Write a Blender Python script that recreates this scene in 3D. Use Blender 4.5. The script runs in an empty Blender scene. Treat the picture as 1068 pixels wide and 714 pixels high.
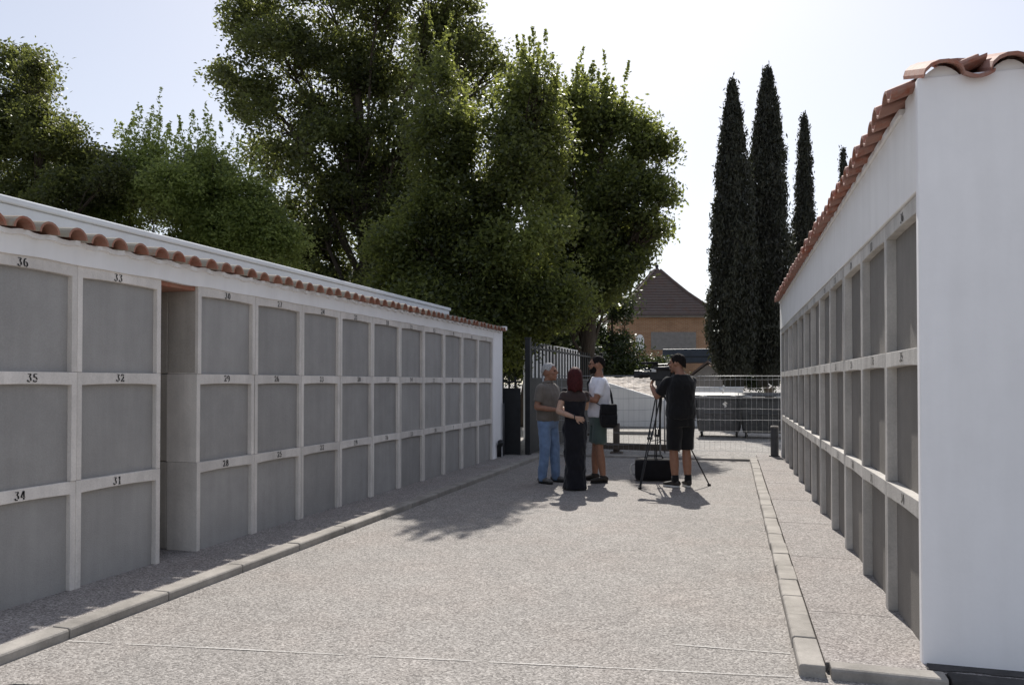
import bpy, bmesh, math, random
import numpy as np
from mathutils import Vector, Matrix, noise as mnoise
random.seed(7); RNG = np.random.default_rng(7)
PI = math.pi
rad = math.radians
scene = bpy.context.scene
COL = scene.collection

# ------------------------------------------------------------------ camera numbers
CAM_H = 1.45
F_PX, W_PX, H_PX = 801.0, 1068.0, 714.0
YAW, PITCH, SHIFT_PX = rad(16.6), rad(0.9), 28.4
FW = Vector((-math.sin(YAW)*math.cos(PITCH), math.cos(YAW)*math.cos(PITCH), math.sin(PITCH)))
RT = Vector((math.cos(YAW), math.sin(YAW), 0))
UP = RT.cross(FW)

def at(px, py, Y):
    """real point at distance Y along the lane for a spot seen in the photograph"""
    d = FW + RT*((px-W_PX/2)/F_PX) - UP*((py-H_PX/2-SHIFT_PX)/F_PX)
    return Vector((0, 0, CAM_H)) + d*(Y/d.y)

# ------------------------------------------------------------------ object helpers
def tag(o, label=None, cat=None, group=None, kind=None):
    if label: o['label'] = label
    if cat: o['category'] = cat
    if group: o['group'] = group
    if kind: o['kind'] = kind
    return o

def empty(name, loc=(0, 0, 0), rz=0.0, label=None, cat=None, group=None):
    o = bpy.data.objects.new(name, None)
    o.empty_display_size = 0.2
    COL.objects.link(o)
    o.location = loc
    o.rotation_euler = (0, 0, rz)
    return tag(o, label, cat, group)

def link(name, me, parent=None, loc=None, rot=None):
    o = bpy.data.objects.new(name, me)
    COL.objects.link(o)
    if parent is not None: o.parent = parent
    if loc is not None: o.location = loc
    if rot is not None: o.rotation_euler = rot
    return o

def copy_tree(o, parent=None):
    c = o.copy()
    COL.objects.link(c)
    c.parent = parent
    for ch in list(o.children):
        copy_tree(ch, c)
    return c

class MB:
    """collects shapes into one mesh"""
    def __init__(s):
        s.v = []; s.f = []; s.m = []
    def add(s, verts, faces, mi=0, M=None):
        n = len(s.v)
        for p in verts:
            p = Vector(p)
            s.v.append(tuple(M @ p) if M is not None else tuple(p))
        for f in faces:
            s.f.append(tuple(i+n for i in f)); s.m.append(mi)
        return s
    def box(s, a, b, mi=0, M=None):
        x0, y0, z0 = a; x1, y1, z1 = b
        vs = [(x0,y0,z0),(x1,y0,z0),(x1,y1,z0),(x0,y1,z0),(x0,y0,z1),(x1,y0,z1),(x1,y1,z1),(x0,y1,z1)]
        return s.add(vs, [(0,3,2,1),(4,5,6,7),(0,1,5,4),(1,2,6,5),(2,3,7,6),(3,0,4,7)], mi, M)
    def prism(s, poly, y0, y1, mi=0, M=None):
        """poly in (x,z), extruded along y"""
        n = len(poly)
        vs = [(x, y0, z) for x, z in poly]+[(x, y1, z) for x, z in poly]
        fs = [tuple(range(n)), tuple(range(2*n-1, n-1, -1))]
        for i in range(n):
            j = (i+1) % n
            fs.append((j, i, n+i, n+j))
        return s.add(vs, fs, mi, M)
    def rings(s, rings, mi=0, M=None, cap=True):
        n = len(rings[0]); vs = [p for r in rings for p in r]; fs = []
        for k in range(len(rings)-1):
            for i in range(n):
                j = (i+1) % n
                fs.append((k*n+i, k*n+j, (k+1)*n+j, (k+1)*n+i))
        if cap:
            fs.append(tuple(range(n-1, -1, -1)))
            b = (len(rings)-1)*n
            fs.append(tuple(range(b, b+n)))
        return s.add(vs, fs, mi, M)
    def tube(s, pts, r, n=8, mi=0, M=None, cap=True, sq=(1, 1)):
        pts = [Vector(p) for p in pts]
        rs = r if isinstance(r, (list, tuple)) else [r]*len(pts)
        rg = []; ref = None
        for i, p in enumerate(pts):
            t = (pts[min(i+1, len(pts)-1)]-pts[max(i-1, 0)])
            if t.length < 1e-9: t = Vector((0, 0, 1))
            t.normalize()
            if ref is None:
                ref = Vector((0, 0, 1)) if abs(t.z) < 0.9 else Vector((1, 0, 0))
            a = t.cross(ref)
            if a.length < 1e-6: a = t.orthogonal()
            a.normalize(); b = a.cross(t).normalized(); ref = b
            rg.append([p+a*(math.cos(2*PI*k/n)*rs[i]*sq[0])+b*(math.sin(2*PI*k/n)*rs[i]*sq[1]) for k in range(n)])
        return s.rings(rg, mi, M, cap)
    def ball(s, c, r, n=12, mi=0, M=None):
        c = Vector(c); rx, ry, rz = (r, r, r) if not isinstance(r, (tuple, list)) else r
        h = n//2; rg = []
        for k in range(1, h):
            th = PI*k/h
            rg.append([c+Vector((rx*math.sin(th)*math.cos(2*PI*i/n), ry*math.sin(th)*math.sin(2*PI*i/n), -rz*math.cos(th))) for i in range(n)])
        s.rings(rg, mi, M, False)
        b = len(s.v)-len(rg)*n
        base = len(s.v)
        ends = [c-Vector((0, 0, rz)), c+Vector((0, 0, rz))]
        s.v += [tuple(M @ e) if M is not None else tuple(e) for e in ends]
        for i in range(n):
            j = (i+1) % n
            s.f.append((base, b+j, b+i)); s.m.append(mi)
            q = b+(len(rg)-1)*n
            s.f.append((base+1, q+i, q+j)); s.m.append(mi)
        return s
    def mesh(s, name, mats, smooth=False):
        me = bpy.data.meshes.new(name)
        me.from_pydata(s.v, [], s.f)
        for m in (mats if isinstance(mats, (list, tuple)) else [mats]): me.materials.append(m)
        me.polygons.foreach_set('material_index', s.m)
        if smooth: me.polygons.foreach_set('use_smooth', [True]*len(s.f))
        bm = bmesh.new(); bm.from_mesh(me)
        bmesh.ops.recalc_face_normals(bm, faces=bm.faces)
        bm.to_mesh(me); bm.free(); me.update()
        return me
    def build(s, name, mats, parent=None, loc=None, rot=None, smooth=False, bevel=0, seg=2):
        o = link(name, s.mesh(name, mats, smooth), parent, loc, rot)
        if bevel:
            b = o.modifiers.new('bevel', 'BEVEL'); b.width = bevel; b.segments = seg; b.limit_method = 'ANGLE'; b.angle_limit = rad(40)
        return o

def remeshed(mb, name, mats, voxel, parent=None, smooth_it=4, fold=0, fs=7.0, seed=0):
    """union of overlapping shapes grown into one continuous skin"""
    me = mb.mesh('tmp', mats)
    o = bpy.data.objects.new('tmp', me); COL.objects.link(o)
    r = o.modifiers.new('r', 'REMESH'); r.mode = 'VOXEL'; r.voxel_size = voxel
    sm = o.modifiers.new('s', 'SMOOTH'); sm.iterations = smooth_it; sm.factor = 0.5
    dg = bpy.context.evaluated_depsgraph_get()
    res = bpy.data.meshes.new_from_object(o.evaluated_get(dg))
    bpy.data.objects.remove(o); bpy.data.meshes.remove(me)
    res.name = name
    if fold:
        bm = bmesh.new(); bm.from_mesh(res); bm.normal_update()
        for v in bm.verts:
            q = Vector((v.co.x*fs, v.co.y*fs, v.co.z*fs*0.55+seed*3.1))
            v.co += v.normal*fold*(mnoise.noise(q)+0.5*mnoise.noise(q*2.3))
        bm.to_mesh(res); bm.free()
    res.polygons.foreach_set('use_smooth', [True]*len(res.polygons))
    return link(name, res, parent)

# ------------------------------------------------------------------ materials
class NT:
    def __init__(s, name):
        s.m = bpy.data.materials.new(name); s.m.use_nodes = True
        s.t = s.m.node_tree; s.b = s.t.nodes['Principled BSDF']; s.out = s.t.nodes['Material Output']
    def n(s, typ, ins=None, **kw):
        nd = s.t.nodes.new(typ)
        for k, v in kw.items(): setattr(nd, k, v)
        for k, v in (ins or {}).items(): s.set(nd.inputs[k], v)
        return nd
    def set(s, sock, v):
        if isinstance(v, bpy.types.NodeSocket): s.t.links.new(v, sock)
        elif isinstance(v, (tuple, list)) and len(v) == 3 and sock.type == 'RGBA': sock.default_value = (*v, 1)
        else: sock.default_value = v
    def pos(s, obj=True):
        return s.n('ShaderNodeTexCoord').outputs['Object'] if obj else s.n('ShaderNodeNewGeometry').outputs['Position']
    def scale(s, vec, sc):
        return s.n('ShaderNodeMapping', {'Vector': vec, 'Scale': sc}).outputs[0]
    def noise(s, vec, scale, detail=4, rough=.55):
        return s.n('ShaderNodeTexNoise', {'Vector': vec, 'Scale': scale, 'Detail': detail, 'Roughness': rough}).outputs[0]
    def vor(s, vec, scale, feature='F1'):
        return s.n('ShaderNodeTexVoronoi', {'Vector': vec, 'Scale': scale}, feature=feature)
    def ramp(s, fac, stops, interp='LINEAR'):
        r = s.n('ShaderNodeValToRGB', {'Fac': fac}); r.color_ramp.interpolation = interp
        el = r.color_ramp.elements
        while len(el) < len(stops): el.new(0.5)
        for e, (p, c) in zip(el, stops):
            e.position = p; e.color = (*c, 1) if isinstance(c, tuple) else (c, c, c, 1)
        return r.outputs[0]
    def mix(s, fac, a, b, typ='MIX'):
        m = s.n('ShaderNodeMix', data_type='RGBA', blend_type=typ)
        s.set(m.inputs[0], fac); s.set(m.inputs[6], a); s.set(m.inputs[7], b)
        return m.outputs[2]
    def math(s, op, a, b=0.0):
        m = s.n('ShaderNodeMath', operation=op); s.set(m.inputs[0], a); s.set(m.inputs[1], b); return m.outputs[0]
    def bump(s, h, strength=.3, dist=.01, normal=None):
        ins = {'Height': h, 'Strength': strength, 'Distance': dist}
        if normal is not None: ins['Normal'] = normal
        return s.n('ShaderNodeBump', ins).outputs[0]
    def done(s, color, rough=.8, normal=None, spec=.3, metal=0.0):
        s.set(s.b.inputs['Base Color'], color); s.set(s.b.inputs['Roughness'], rough)
        s.b.inputs['Specular IOR Level'].default_value = spec; s.b.inputs['Metallic'].default_value = metal
        if normal is not None: s.set(s.b.inputs['Normal'], normal)
        return s.m

def m_aggregate(name, lo, hi, scale=75, patch=.12, tint=(1, 1, 1)):
    t = NT(name); p = t.pos(False)
    v = t.vor(p, scale); v2 = t.vor(p, scale*2.1)
    c = t.n('ShaderNodeSeparateColor', {'Color': v.outputs['Color']}).outputs[0]
    c2 = t.n('ShaderNodeSeparateColor', {'Color': v2.outputs['Color']}).outputs[1]
    mid = tuple((a+b)/2 for a, b in zip(lo, hi))
    col = t.ramp(c, [(0, tuple(x*.55 for x in lo)), (.2, lo), (.55, mid), (.85, hi), (1, tuple(min(.75, x*1.3) for x in hi))])
    col = t.mix(t.math('MULTIPLY', c2, .45), col, t.ramp(c2, [(0, lo), (1, hi)]))
    big = t.noise(p, .7, 5, .6); mid_n = t.noise(p, 5, 4)
    col = t.mix(1.0, col, t.ramp(big, [(.3, 1-patch), (.7, 1.0+patch*.3)]), 'MULTIPLY')
    col = t.mix(1.0, col, t.ramp(mid_n, [(.3, .9), (.7, 1.05)]), 'MULTIPLY')
    # faint reddish cast of the stone here and there
    col = t.mix(t.math('MULTIPLY', t.ramp(t.noise(p, 1.3, 3), [(.45, 0.0), (.7, 1.0)]), .25), col, t.mix(1.0, col, (1.05, .93, .88), 'MULTIPLY'))
    h = t.math('SUBTRACT', 1.0, v.outputs['Distance'])
    h = t.math('ADD', t.math('MULTIPLY', h, .7), t.math('MULTIPLY', c, .5))
    return t.done(t.mix(1.0, col, tint, 'MULTIPLY'), .85, t.bump(h, .55, .007), .25)

def m_concrete(name, base, var=.12, streak=.25, rough=.85, blotch=True, fine=60):
    t = NT(name); p = t.pos(True)
    rnd = t.n('ShaderNodeObjectInfo').outputs['Random']
    off = t.n('ShaderNodeVectorMath', {0: p, 1: t.n('ShaderNodeCombineXYZ', {0: t.math('MULTIPLY', rnd, 37.), 1: t.math('MULTIPLY', rnd, 11.), 2: t.math('MULTIPLY', rnd, 19.)}).outputs[0]}, operation='ADD').outputs[0]
    st = t.noise(t.scale(off, (9, 9, .7)), 1.2, 5, .6)
    bl = t.noise(off, 2.6, 5, .65); fn = t.noise(off, fine, 3)
    col = t.mix(1.0, base, t.ramp(bl, [(.3, 1-var), (.7, 1+var)]), 'MULTIPLY')
    col = t.mix(streak, col, t.mix(1.0, col, t.ramp(st, [(.35, .62), (.65, 1.2)]), 'MULTIPLY'))
    col = t.mix(1.0, col, t.ramp(fn, [(.3, .93), (.7, 1.05)]), 'MULTIPLY')
    col = t.mix(1.0, col, t.ramp(rnd, [(0, .90), (1, 1.09)]), 'MULTIPLY')
    h = t.math('ADD', t.math('MULTIPLY', fn, .5), bl)
    return t.done(col, rough, t.bump(h, .5, .008), .25)

def m_plaster(name, base, dirt=(.45, .43, .4), amount=.15):
    t = NT(name); p = t.pos(True)
    n1 = t.noise(p, 1.4, 6, .65); n2 = t.noise(t.scale(p, (6, 6, .6)), 1.3, 4); n3 = t.noise(p, 45, 4)
    f = t.math('MULTIPLY', t.ramp(n2, [(.42, 0.0), (.75, 1.0)]), amount)
    col = t.mix(f, base, dirt)
    col = t.mix(1.0, col, t.ramp(n1, [(.3, .94), (.7, 1.03)]), 'MULTIPLY')
    return t.done(col, .8, t.bump(t.math('ADD', n1, t.math('MULTIPLY', n3, .25)), .25, .008), .25)

def m_tile(name, c1, c2, lichen, amount, rough=.8):
    t = NT(name); p = t.pos(True)
    n1 = t.noise(p, 6, 4); n2 = t.noise(p, 22, 5, .7); n3 = t.noise(p, 2.2, 3)
    col = t.ramp(n1, [(.3, c1), (.7, c2)])
    f = t.math('MULTIPLY', t.ramp(t.math('ADD', t.math('MULTIPLY', n2, .6), t.math('MULTIPLY', n3, .5)), [(.42, 0.0), (.56, 1.0)]), amount)
    col = t.mix(f, col, lichen)
    return t.done(col, rough, t.bump(n2, .3, .006), .3)

def m_plain(name, c, rough=.6, var=.15, scale=12, spec=.4, metal=0.0, bump=.15):
    t = NT(name); p = t.pos(True)
    n = t.noise(p, scale, 5, .6)
    col = t.mix(1.0, c, t.ramp(n, [(.3, 1-var), (.7, 1+var)]), 'MULTIPLY')
    return t.done(col, rough, t.bump(n, bump, .004) if bump else None, spec, metal)

def m_cloth(name, c, var=.12, sheen=.2, weave=260):
    t = NT(name); p = t.pos(True)
    n = t.noise(p, 9, 3); w = t.noise(p, weave, 2)
    col = t.mix(1.0, c, t.ramp(n, [(.3, 1-var), (.7, 1+var)]), 'MULTIPLY')
    m = t.done(col, .9, t.bump(t.math('ADD', n, t.math('MULTIPLY', w, .2)), .25, .01), .15)
    t.b.inputs['Sheen Weight'].default_value = sheen
    return m

def m_skin(name, c):
    t = NT(name); p = t.pos(True)
    n = t.noise(p, 25, 4)
    col = t.mix(1.0, c, t.ramp(n, [(.3, .88), (.7, 1.08)]), 'MULTIPLY')
    m = t.done(col, .55, t.bump(n, .1, .003), .35)
    t.b.inputs['Subsurface Weight'].default_value = .12
    t.b.inputs['Subsurface Radius'].default_value = (.012, .004, .002)
    return m

def m_leaf(name, dark, light, trans, tcol, rough=.45):
    t = NT(name)
    a = t.n('ShaderNodeAttribute', attribute_name='tint').outputs['Fac']
    col = t.ramp(a, [(0, dark), (1, light)])
    t.done(col, rough, None, .35)
    tr = t.n('ShaderNodeBsdfTranslucent', {'Color': t.mix(1.0, t.ramp(a, [(0, .65), (1, 1.2)]), tcol, 'MULTIPLY')})
    ms = t.n('ShaderNodeMixShader', {0: trans, 1: t.b.outputs[0], 2: tr.outputs[0]})
    t.t.links.new(ms.outputs[0], t.out.inputs['Surface'])
    return t.m

def m_bark(name, c):
    t = NT(name); p = t.pos(True)
    n = t.noise(t.scale(p, (14, 14, 2.5)), 1.5, 6, .7)
    return t.done(t.mix(1.0, c, t.ramp(n, [(.3, .55), (.7, 1.35)]), 'MULTIPLY'), .9, t.bump(n, .8, .03), .2)

def m_brick(name, c1, c2, mortar):
    t = NT(name); p = t.pos(True)
    g = t.n('ShaderNodeNewGeometry').outputs['Normal']
    s = t.n('ShaderNodeSeparateXYZ', {0: p}); q = t.n('ShaderNodeCombineXYZ', {0: t.math('ADD', s.outputs[0], s.outputs[1]), 1: s.outputs[2]}).outputs[0]
    b = t.n('ShaderNodeTexBrick', {'Vector': q, 'Color1': c1, 'Color2': c2, 'Mortar': mortar, 'Scale': 1.0, 'Mortar Size': .008, 'Brick Width': .26, 'Row Height': .075})
    n = t.noise(p, 1.1, 5)
    col = t.mix(1.0, b.outputs[0], t.ramp(n, [(.3, .8), (.7, 1.1)]), 'MULTIPLY')
    return t.done(col, .9, t.bump(b.outputs['Fac'], -.3, .01), .2)

M = {}
M['ground'] = m_aggregate('washed_gravel_paving', (.188, .172, .158), (.395, .370, .342), 105, .10)
M['strip'] = m_aggregate('strip_gravel_paving', (.195, .176, .164), (.40, .372, .35), 108, .10)
M['yard'] = m_aggregate('yard_gravel', (.19, .18, .165), (.37, .35, .325), 45, .3)
M['joint'] = m_concrete('joint_filler', (.50, .485, .46), .12, 0, .85)
M['kerb'] = m_concrete('kerb_concrete', (.30, .278, .25), .30, .2, .85, fine=90)
M['jointd'] = m_plain('saw_cut', (.21, .19, .175), .9, .2, 30)
M['framer'] = m_concrete('niche_frame_whitewashed', (.52, .495, .46), .16, .3, .85, fine=80)
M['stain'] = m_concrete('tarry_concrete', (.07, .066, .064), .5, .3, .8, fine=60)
M['frame'] = m_concrete('niche_frame_concrete', (.68, .635, .585), .13, .22, .85, fine=80)
M['slab'] = m_concrete('niche_slab_cement', (.335, .322, .306), .09, .16, .8, fine=110)
M['slabr'] = m_concrete('niche_slab_cement_brown', (.215, .200, .182), .09, .16, .8, fine=110)
M['sidec'] = m_concrete('block_end_concrete', (.43, .395, .35), .12, .3)
M['white'] = m_plaster('white_lime_plaster', (.85, .835, .82), amount=.14)
M['whiteclean'] = m_plaster('white_clean_plaster', (.87, .855, .855), amount=.09)
M['parapet'] = m_plaster('parapet_paint', (.76, .78, .80), amount=.10)
M['paint_num'] = m_plain('stencil_paint', (.012, .012, .012), .6, .3, 60, .3, 0, 0)
M['tile_in'] = m_tile('terracotta_inner', (.29, .095, .058), (.35, .135, .082), (.36, .28, .22), .35)
M['tile_out'] = m_tile('terracotta_lichen', (.26, .15, .10), (.30, .20, .14), (.27, .25, .205), 1.0)
M['tile_r'] = m_tile('terracotta_brown', (.25, .080, .048), (.36, .135, .080), (.34, .30, .27), .38, .75)
M['gate'] = m_plain('gate_paint_anthracite', (.017, .018, .020), .6, .25, 8, .4)
M['galv'] = m_plain('galvanised_wire', (.42, .42, .42), .45, .15, 25, .5, .7)
M['bin'] = m_plain('bin_plastic', (.048, .049, .050), .55, .25, 5, .4)
M['bing'] = m_plain('bin_plastic_grey', (.090, .090, .093), .5, .25, 5, .4)
M['rubber'] = m_plain('rubber', (.015, .015, .015), .7, .2, 20, .3)
M['bollard'] = m_plain('bollard_paint', (.06, .06, .065), .5, .2, 12, .4)
M['brick'] = m_brick('house_brick', (.33, .175, .095), (.40, .225, .125), (.42, .33, .24))
M['rooft'] = m_tile('house_roof_tile', (.11, .068, .054), (.16, .10, .078), (.14, .12, .108), .6)
M['bluemetal'] = m_plain('blue_metal_sheet', (.040, .050, .068), .45, .2, 3, .5)
M['shutter'] = m_plain('shutter_grey', (.25, .23, .21), .6, .15, 5)
M['wood'] = m_plain('old_timber', (.10, .08, .062), .85, .3, 15)
M['rubble'] = m_aggregate('rubble', (.30, .26, .22), (.55, .50, .45), 9, .3)
M['pvc'] = m_plain('pvc', (.55, .55, .53), .4, .08, 10)
M['black'] = m_plain('black_plastic', (.012, .012, .013), .45, .2, 25, .45)
M['blackcloth'] = m_cloth('black_nylon', (.012, .012, .014), .2, .1)
M['tri'] = m_plain('tripod_metal', (.03, .03, .032), .4, .2, 20, .5, .3)
M['silver'] = m_plain('camera_silver', (.5, .5, .5), .35, .1, 20, .5, .6)
M['lens'] = m_plain('lens_glass', (.01, .01, .015), .08, .1, 4, .8)
M['plastic_rag'] = m_plain('white_plastic_scrap', (.8, .8, .78), .5, .08, 20)
M['bark'] = m_bark('bark', (.07, .055, .042))
M['barkc'] = m_bark('cypress_bark', (.16, .13, .10))

# ------------------------------------------------------------------ the setting: ground, lane, strips, kerbs
def sheet(name, x0, x1, y0, y1, z, mat, nx=1, ny=1):
    mb = MB()
    for i in range(nx+1):
        for j in range(ny+1):
            mb.v.append((x0+(x1-x0)*i/nx, y0+(y1-y0)*j/ny, z))
    for i in range(nx):
        for j in range(ny):
            a = i*(ny+1)+j
            mb.f.append((a, a+ny+1, a+ny+2, a+1)); mb.m.append(0)
    return mb.build(name, mat)
tag(sheet('ground', -260, 260, -60, 460, 0, M['yard'], 8, 8), kind='structure')
tag(sheet('lane', -3.62, 14, -6, 14.62, .004, M['ground']), kind='structure')

# left pavement strip and kerb
tag(MB().box((-8.5, -6, -.05), (-3.775, 14.62, .05)).build('pavement_strip', M['strip']), kind='structure')
def kerb_run(p0, p1, w, h, n, side, name='kerb', gap=.006, jit=.004, mat='kerb'):
    """bevelled kerb stones laid end to end"""
    p0, p1 = Vector(p0), Vector(p1); d = (p1-p0); L = d.length; d.normalize(); nrm = Vector((-d.y, d.x, 0))*side
    mb = MB(); step = L/n
    for k in range(n):
        a = p0+d*(k*step+gap/2+random.uniform(0, jit)); b = p0+d*((k+1)*step-gap/2)
        o = nrm*random.uniform(-jit, jit); z = h+random.uniform(-jit, jit); r = .014
        prof = [(0, -.08), (0, z-r), (r*.35, z-r*.35), (r, z), (w, z), (w, -.08)]
        mb.rings([[a+o+nrm*u+Vector((0, 0, q)) for u, q in prof], [b+o+nrm*u+Vector((0, 0, q)) for u, q in prof]])
    return tag(mb.build(name, M[mat], bevel=.006), kind='structure')
kerb_run((-3.64, -6, 0), (-3.64, 14.5, 0), .13, .062, 26, 1)
# right strip with its kerb, the kerb's return and the slab under the block
R0 = Vector((.872, 4.33, 0)); RA = rad(.81)
def rx(y): return R0.x-.01415*(y-R0.y)
KX0, KX1 = .268, .150
mb = MB()
mb.add([(KX0+.13, 4.15, .05), (3.6, 4.15, .05), (3.6, 15.6, .05), (KX1+.13, 15.6, .05), (KX0+.13, 4.15, -.05), (3.6, 4.15, -.05), (3.6, 15.6, -.05), (KX1+.13, 15.6, -.05)],
       [(0, 1, 2, 3), (0, 4, 5, 1), (1, 5, 6, 2), (2, 6, 7, 3), (3, 7, 4, 0)])
tag(mb.build('pavement_strip', M['strip']), kind='structure')
kerb_run((KX0, 4.045, 0), (KX1, 14.6, 0), .122, .068, 25, -1, jit=.004)
kerb_run((KX0+.141, 4.045, 0), (.93, 4.045, 0), .11, .062, 1, 1)
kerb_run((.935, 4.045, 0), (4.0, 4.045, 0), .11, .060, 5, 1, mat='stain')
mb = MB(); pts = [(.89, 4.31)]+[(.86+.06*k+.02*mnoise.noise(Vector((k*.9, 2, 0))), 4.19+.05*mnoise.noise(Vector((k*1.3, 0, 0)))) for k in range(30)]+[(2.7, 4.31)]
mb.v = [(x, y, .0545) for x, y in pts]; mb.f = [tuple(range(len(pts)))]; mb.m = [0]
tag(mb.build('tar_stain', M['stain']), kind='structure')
# saw cut joints across the strip on the right
mb = MB()
for y in (5.05, 6.6, 8.15, 9.7, 11.25, 12.8):
    mb.box((KX0+.14-.011*(y-4), y, .05), (rx(y)-.005, y+.0025, .0515))
tag(mb.build('strip_joint', M['jointd'], ), kind='structure')
# pale filler in the joint across the lane
def wavy_joint(x0, y0, x1, y1, w):
    mb = MB(); n = 90; L = []; Rr = []
    for i in range(n+1):
        t = i/n; x = x0+(x1-x0)*t; y = y0+(y1-y0)*t+.004*mnoise.noise(Vector((x*2.3, y0, 0)))
        ww = w*(.55+.7*abs(mnoise.noise(Vector((x*5.1, 3.3, y0)))))
        L.append((x, y-ww/2, .0085)); Rr.append((x, y+ww/2, .0085))
    for i in range(n):
        if mnoise.noise(Vector((x0+(x1-x0)*i/n*6.0, 9.7, y0))) < -.5: continue
        b = len(mb.v); mb.v += [L[i], L[i+1], Rr[i+1], Rr[i]]; mb.f.append((b, b+1, b+2, b+3)); mb.m.append(0)
    return tag(mb.build('lane_joint', M['joint']), kind='structure')
wavy_joint(-3.60, 3.42, .24, 4.02, .010)
wavy_joint(-.35, 4.33, .245, 4.36, .012)
# concrete sill under the fence
tag(MB().box((-3.5, 14.626, -.05), (.30, 14.95, .045)).build('threshold_sill', M['kerb'], bevel=.012), kind='structure')

# ------------------------------------------------------------------ stencil numerals
def arc(cx, cz, rx_, rz_, a0, a1, n=14):
    return [(cx+rx_*math.cos(rad(a0+(a1-a0)*i/n)), cz+rz_*math.sin(rad(a0+(a1-a0)*i/n))) for i in range(n+1)]
GLYPH = {
 '0': [arc(.3, .5, .21, .44, 100, 260), arc(.3, .5, .21, .44, 80, -80)],
 '1': [[(.32, 0), (.32, .46)], [(.32, .54), (.32, 1)], [(.1, .84), (.3, .97)], [(.12, .03), (.52, .03)]],
 '2': [arc(.28, .72, .2, .25, 165, 20), [(.5, .68), (.42, .45), (.2, .2), (.08, .08)], [(.08, .06), (.55, .06)], [(.52, .06), (.54, .22)]],
 '3': [[(.08, .94), (.52, .94)], [(.5, .92), (.3, .6)], arc(.28, .3, .22, .28, 75, -30), arc(.28, .3, .22, .28, -60, -165)],
 '4': [[(.36, 1), (.06, .32)], [(.03, .28), (.3, .28)], [(.42, 0), (.42, .24)], [(.42, .33), (.42, .98)], [(.5, .28), (.6, .28)]],
 '5': [[(.12, .95), (.54, .95)], [(.13, .9), (.13, .58)], arc(.28, .32, .23, .29, 130, 0), arc(.28, .32, .23, .29, -30, -160)],
 '6': [arc(.32, .5, .24, .46, 75, 255), arc(.32, .3, .2, .27, 110, -80)],
 '7': [[(.06, .94), (.56, .94)], [(.54, .9), (.34, .5), (.26, .02)]],
 '8': [arc(.3, .74, .17, .22, 100, 260), arc(.3, .74, .17, .22, 80, -80), arc(.3, .26, .21, .25, 100, 260), arc(.3, .26, .21, .25, 80, -80)],
 '9': [arc(.28, .5, .24, .46, -105, 75), arc(.28, .7, .2, .27, 70, 260)],
}
def number_mesh(txt, h, mat):
    mb = MB(); w = .78*h; x0 = -w*len(txt)/2
    for ci, ch in enumerate(txt):
        for st in GLYPH[ch]:
            st2 = []
            for a, b in zip(st[:-1], st[1:]): st2.append((Vector((a[0], a[1])), Vector((b[0], b[1]))))
            for k, (a, b) in enumerate(st2):
                d = (b-a).normalized(); wd = .075+.13*abs(d.y)**1.3
                n = Vector((-d.y, d.x))*wd/2
                e = d*.012
                q = [a-n-e, b-n+e, b+n+e, a+n-e]
                zz = -.0024-.00003*k
                base = len(mb.v)
                mb.v += [(x0+ci*w+(p.x+.08)*h, zz, p.y*h) for p in q]
                mb.f.append((base, base+1, base+2, base+3)); mb.m.append(0)
    return mb.mesh('number', mat)

# ------------------------------------------------------------------ niche modules
def niche_frame_mesh(w, h, lint, post, depth, rise, mat):
    x = w/2-.0015
    ar = [(-w/2+post, 0)]
    z0 = h-lint
    for i in range(13):
        t = i/12; xx = -w/2+post+(w-2*post)*t
        ar.append((xx, z0-rise+rise*(1-(2*t-1)**2)))
    ar.append((w/2-post, 0))
    poly = [(-x, 0), (-x, h-.0015), (x, h-.0015), (x, 0)]+ar[::-1]
    mb = MB().prism(poly, 0, depth)
    me = mb.mesh('niche_frame', mat)
    bm = bmesh.new(); bm.from_mesh(me)
    bmesh.ops.bevel(bm, geom=[e for e in bm.edges if e.calc_length() > .02 and len(e.link_faces) == 2 and e.calc_face_angle(0) > .6], offset=.004, segments=2, affect='EDGES', profile=.6)
    bm.to_mesh(me); bm.free()
    return me

def niche_rows(root, cols, w, h, lint, post, depth, first_no, frame_mat, slab_mat, reverse, thick, group=None):
    fm = niche_frame_mesh(w, h, lint, post, thick, .008, frame_mat)
    smb = MB().box((-w/2+post-.012, 0, 0), (w/2-post+.012, .05, h-lint+.012))
    sm = smb.mesh('niche_slab', slab_mat)
    no = first_no
    for x in cols:
        for row in (2, 1, 0):
            o = link('niche', fm, root, (x+random.uniform(-.002, .002), random.uniform(-.004, .004), row*h))
            s = link('slab', sm, o, (0, depth+random.uniform(-.006, .006), 0), (random.uniform(-.004, .004), 0, random.uniform(-.006, .006)))
            link('number', number_mesh(str(no), .054, M['paint_num']), o, (random.uniform(-.05, .05), 0, h-lint*.5-.027-(.010 if row == 2 else 0)+random.uniform(-.004, .004)), (0, random.uniform(-.03, .03), 0))
            no -= 1

# ---- left building
LB = empty('niche_building', (-4.31, 3.36, .05), PI/2, 'long shaded wall of numbered burial niches under a red tiled eave, left of the lane', 'niche building')
P1, P2, G0, G1 = .785, .7885, 1.572, 1.985
cols = [P1*.5, P1*1.5]+[G1+P2*(k+.5) for k in range(10)]
niche_rows(LB, cols, .786, .733, .080, .044, .036, 36, M['frame'], M['slab'], False, .30)
XE = G1+P2*10
mb = MB()                                                    # module ends in the gap, one per storey
for k in range(3):
    mb.box((G1+.003, .302, k*.733+.003), (G1+.06, 2.25, (k+1)*.733-.002))
    mb.box((G0-.06, .302, k*.733+.003), (G0-.003, 2.25, (k+1)*.733-.002))
    mb.box((G1+.003, .02, k*.733+.003), (G1+.02, .3005, (k+1)*.733-.002))
mb.build('block_end', M['sidec'], LB, bevel=.008)
MB().box((-.05, 1.2, 0), (XE, 2.3, 2.25)).build('back_wall', M['sidec'], LB)
mb = MB()
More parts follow.
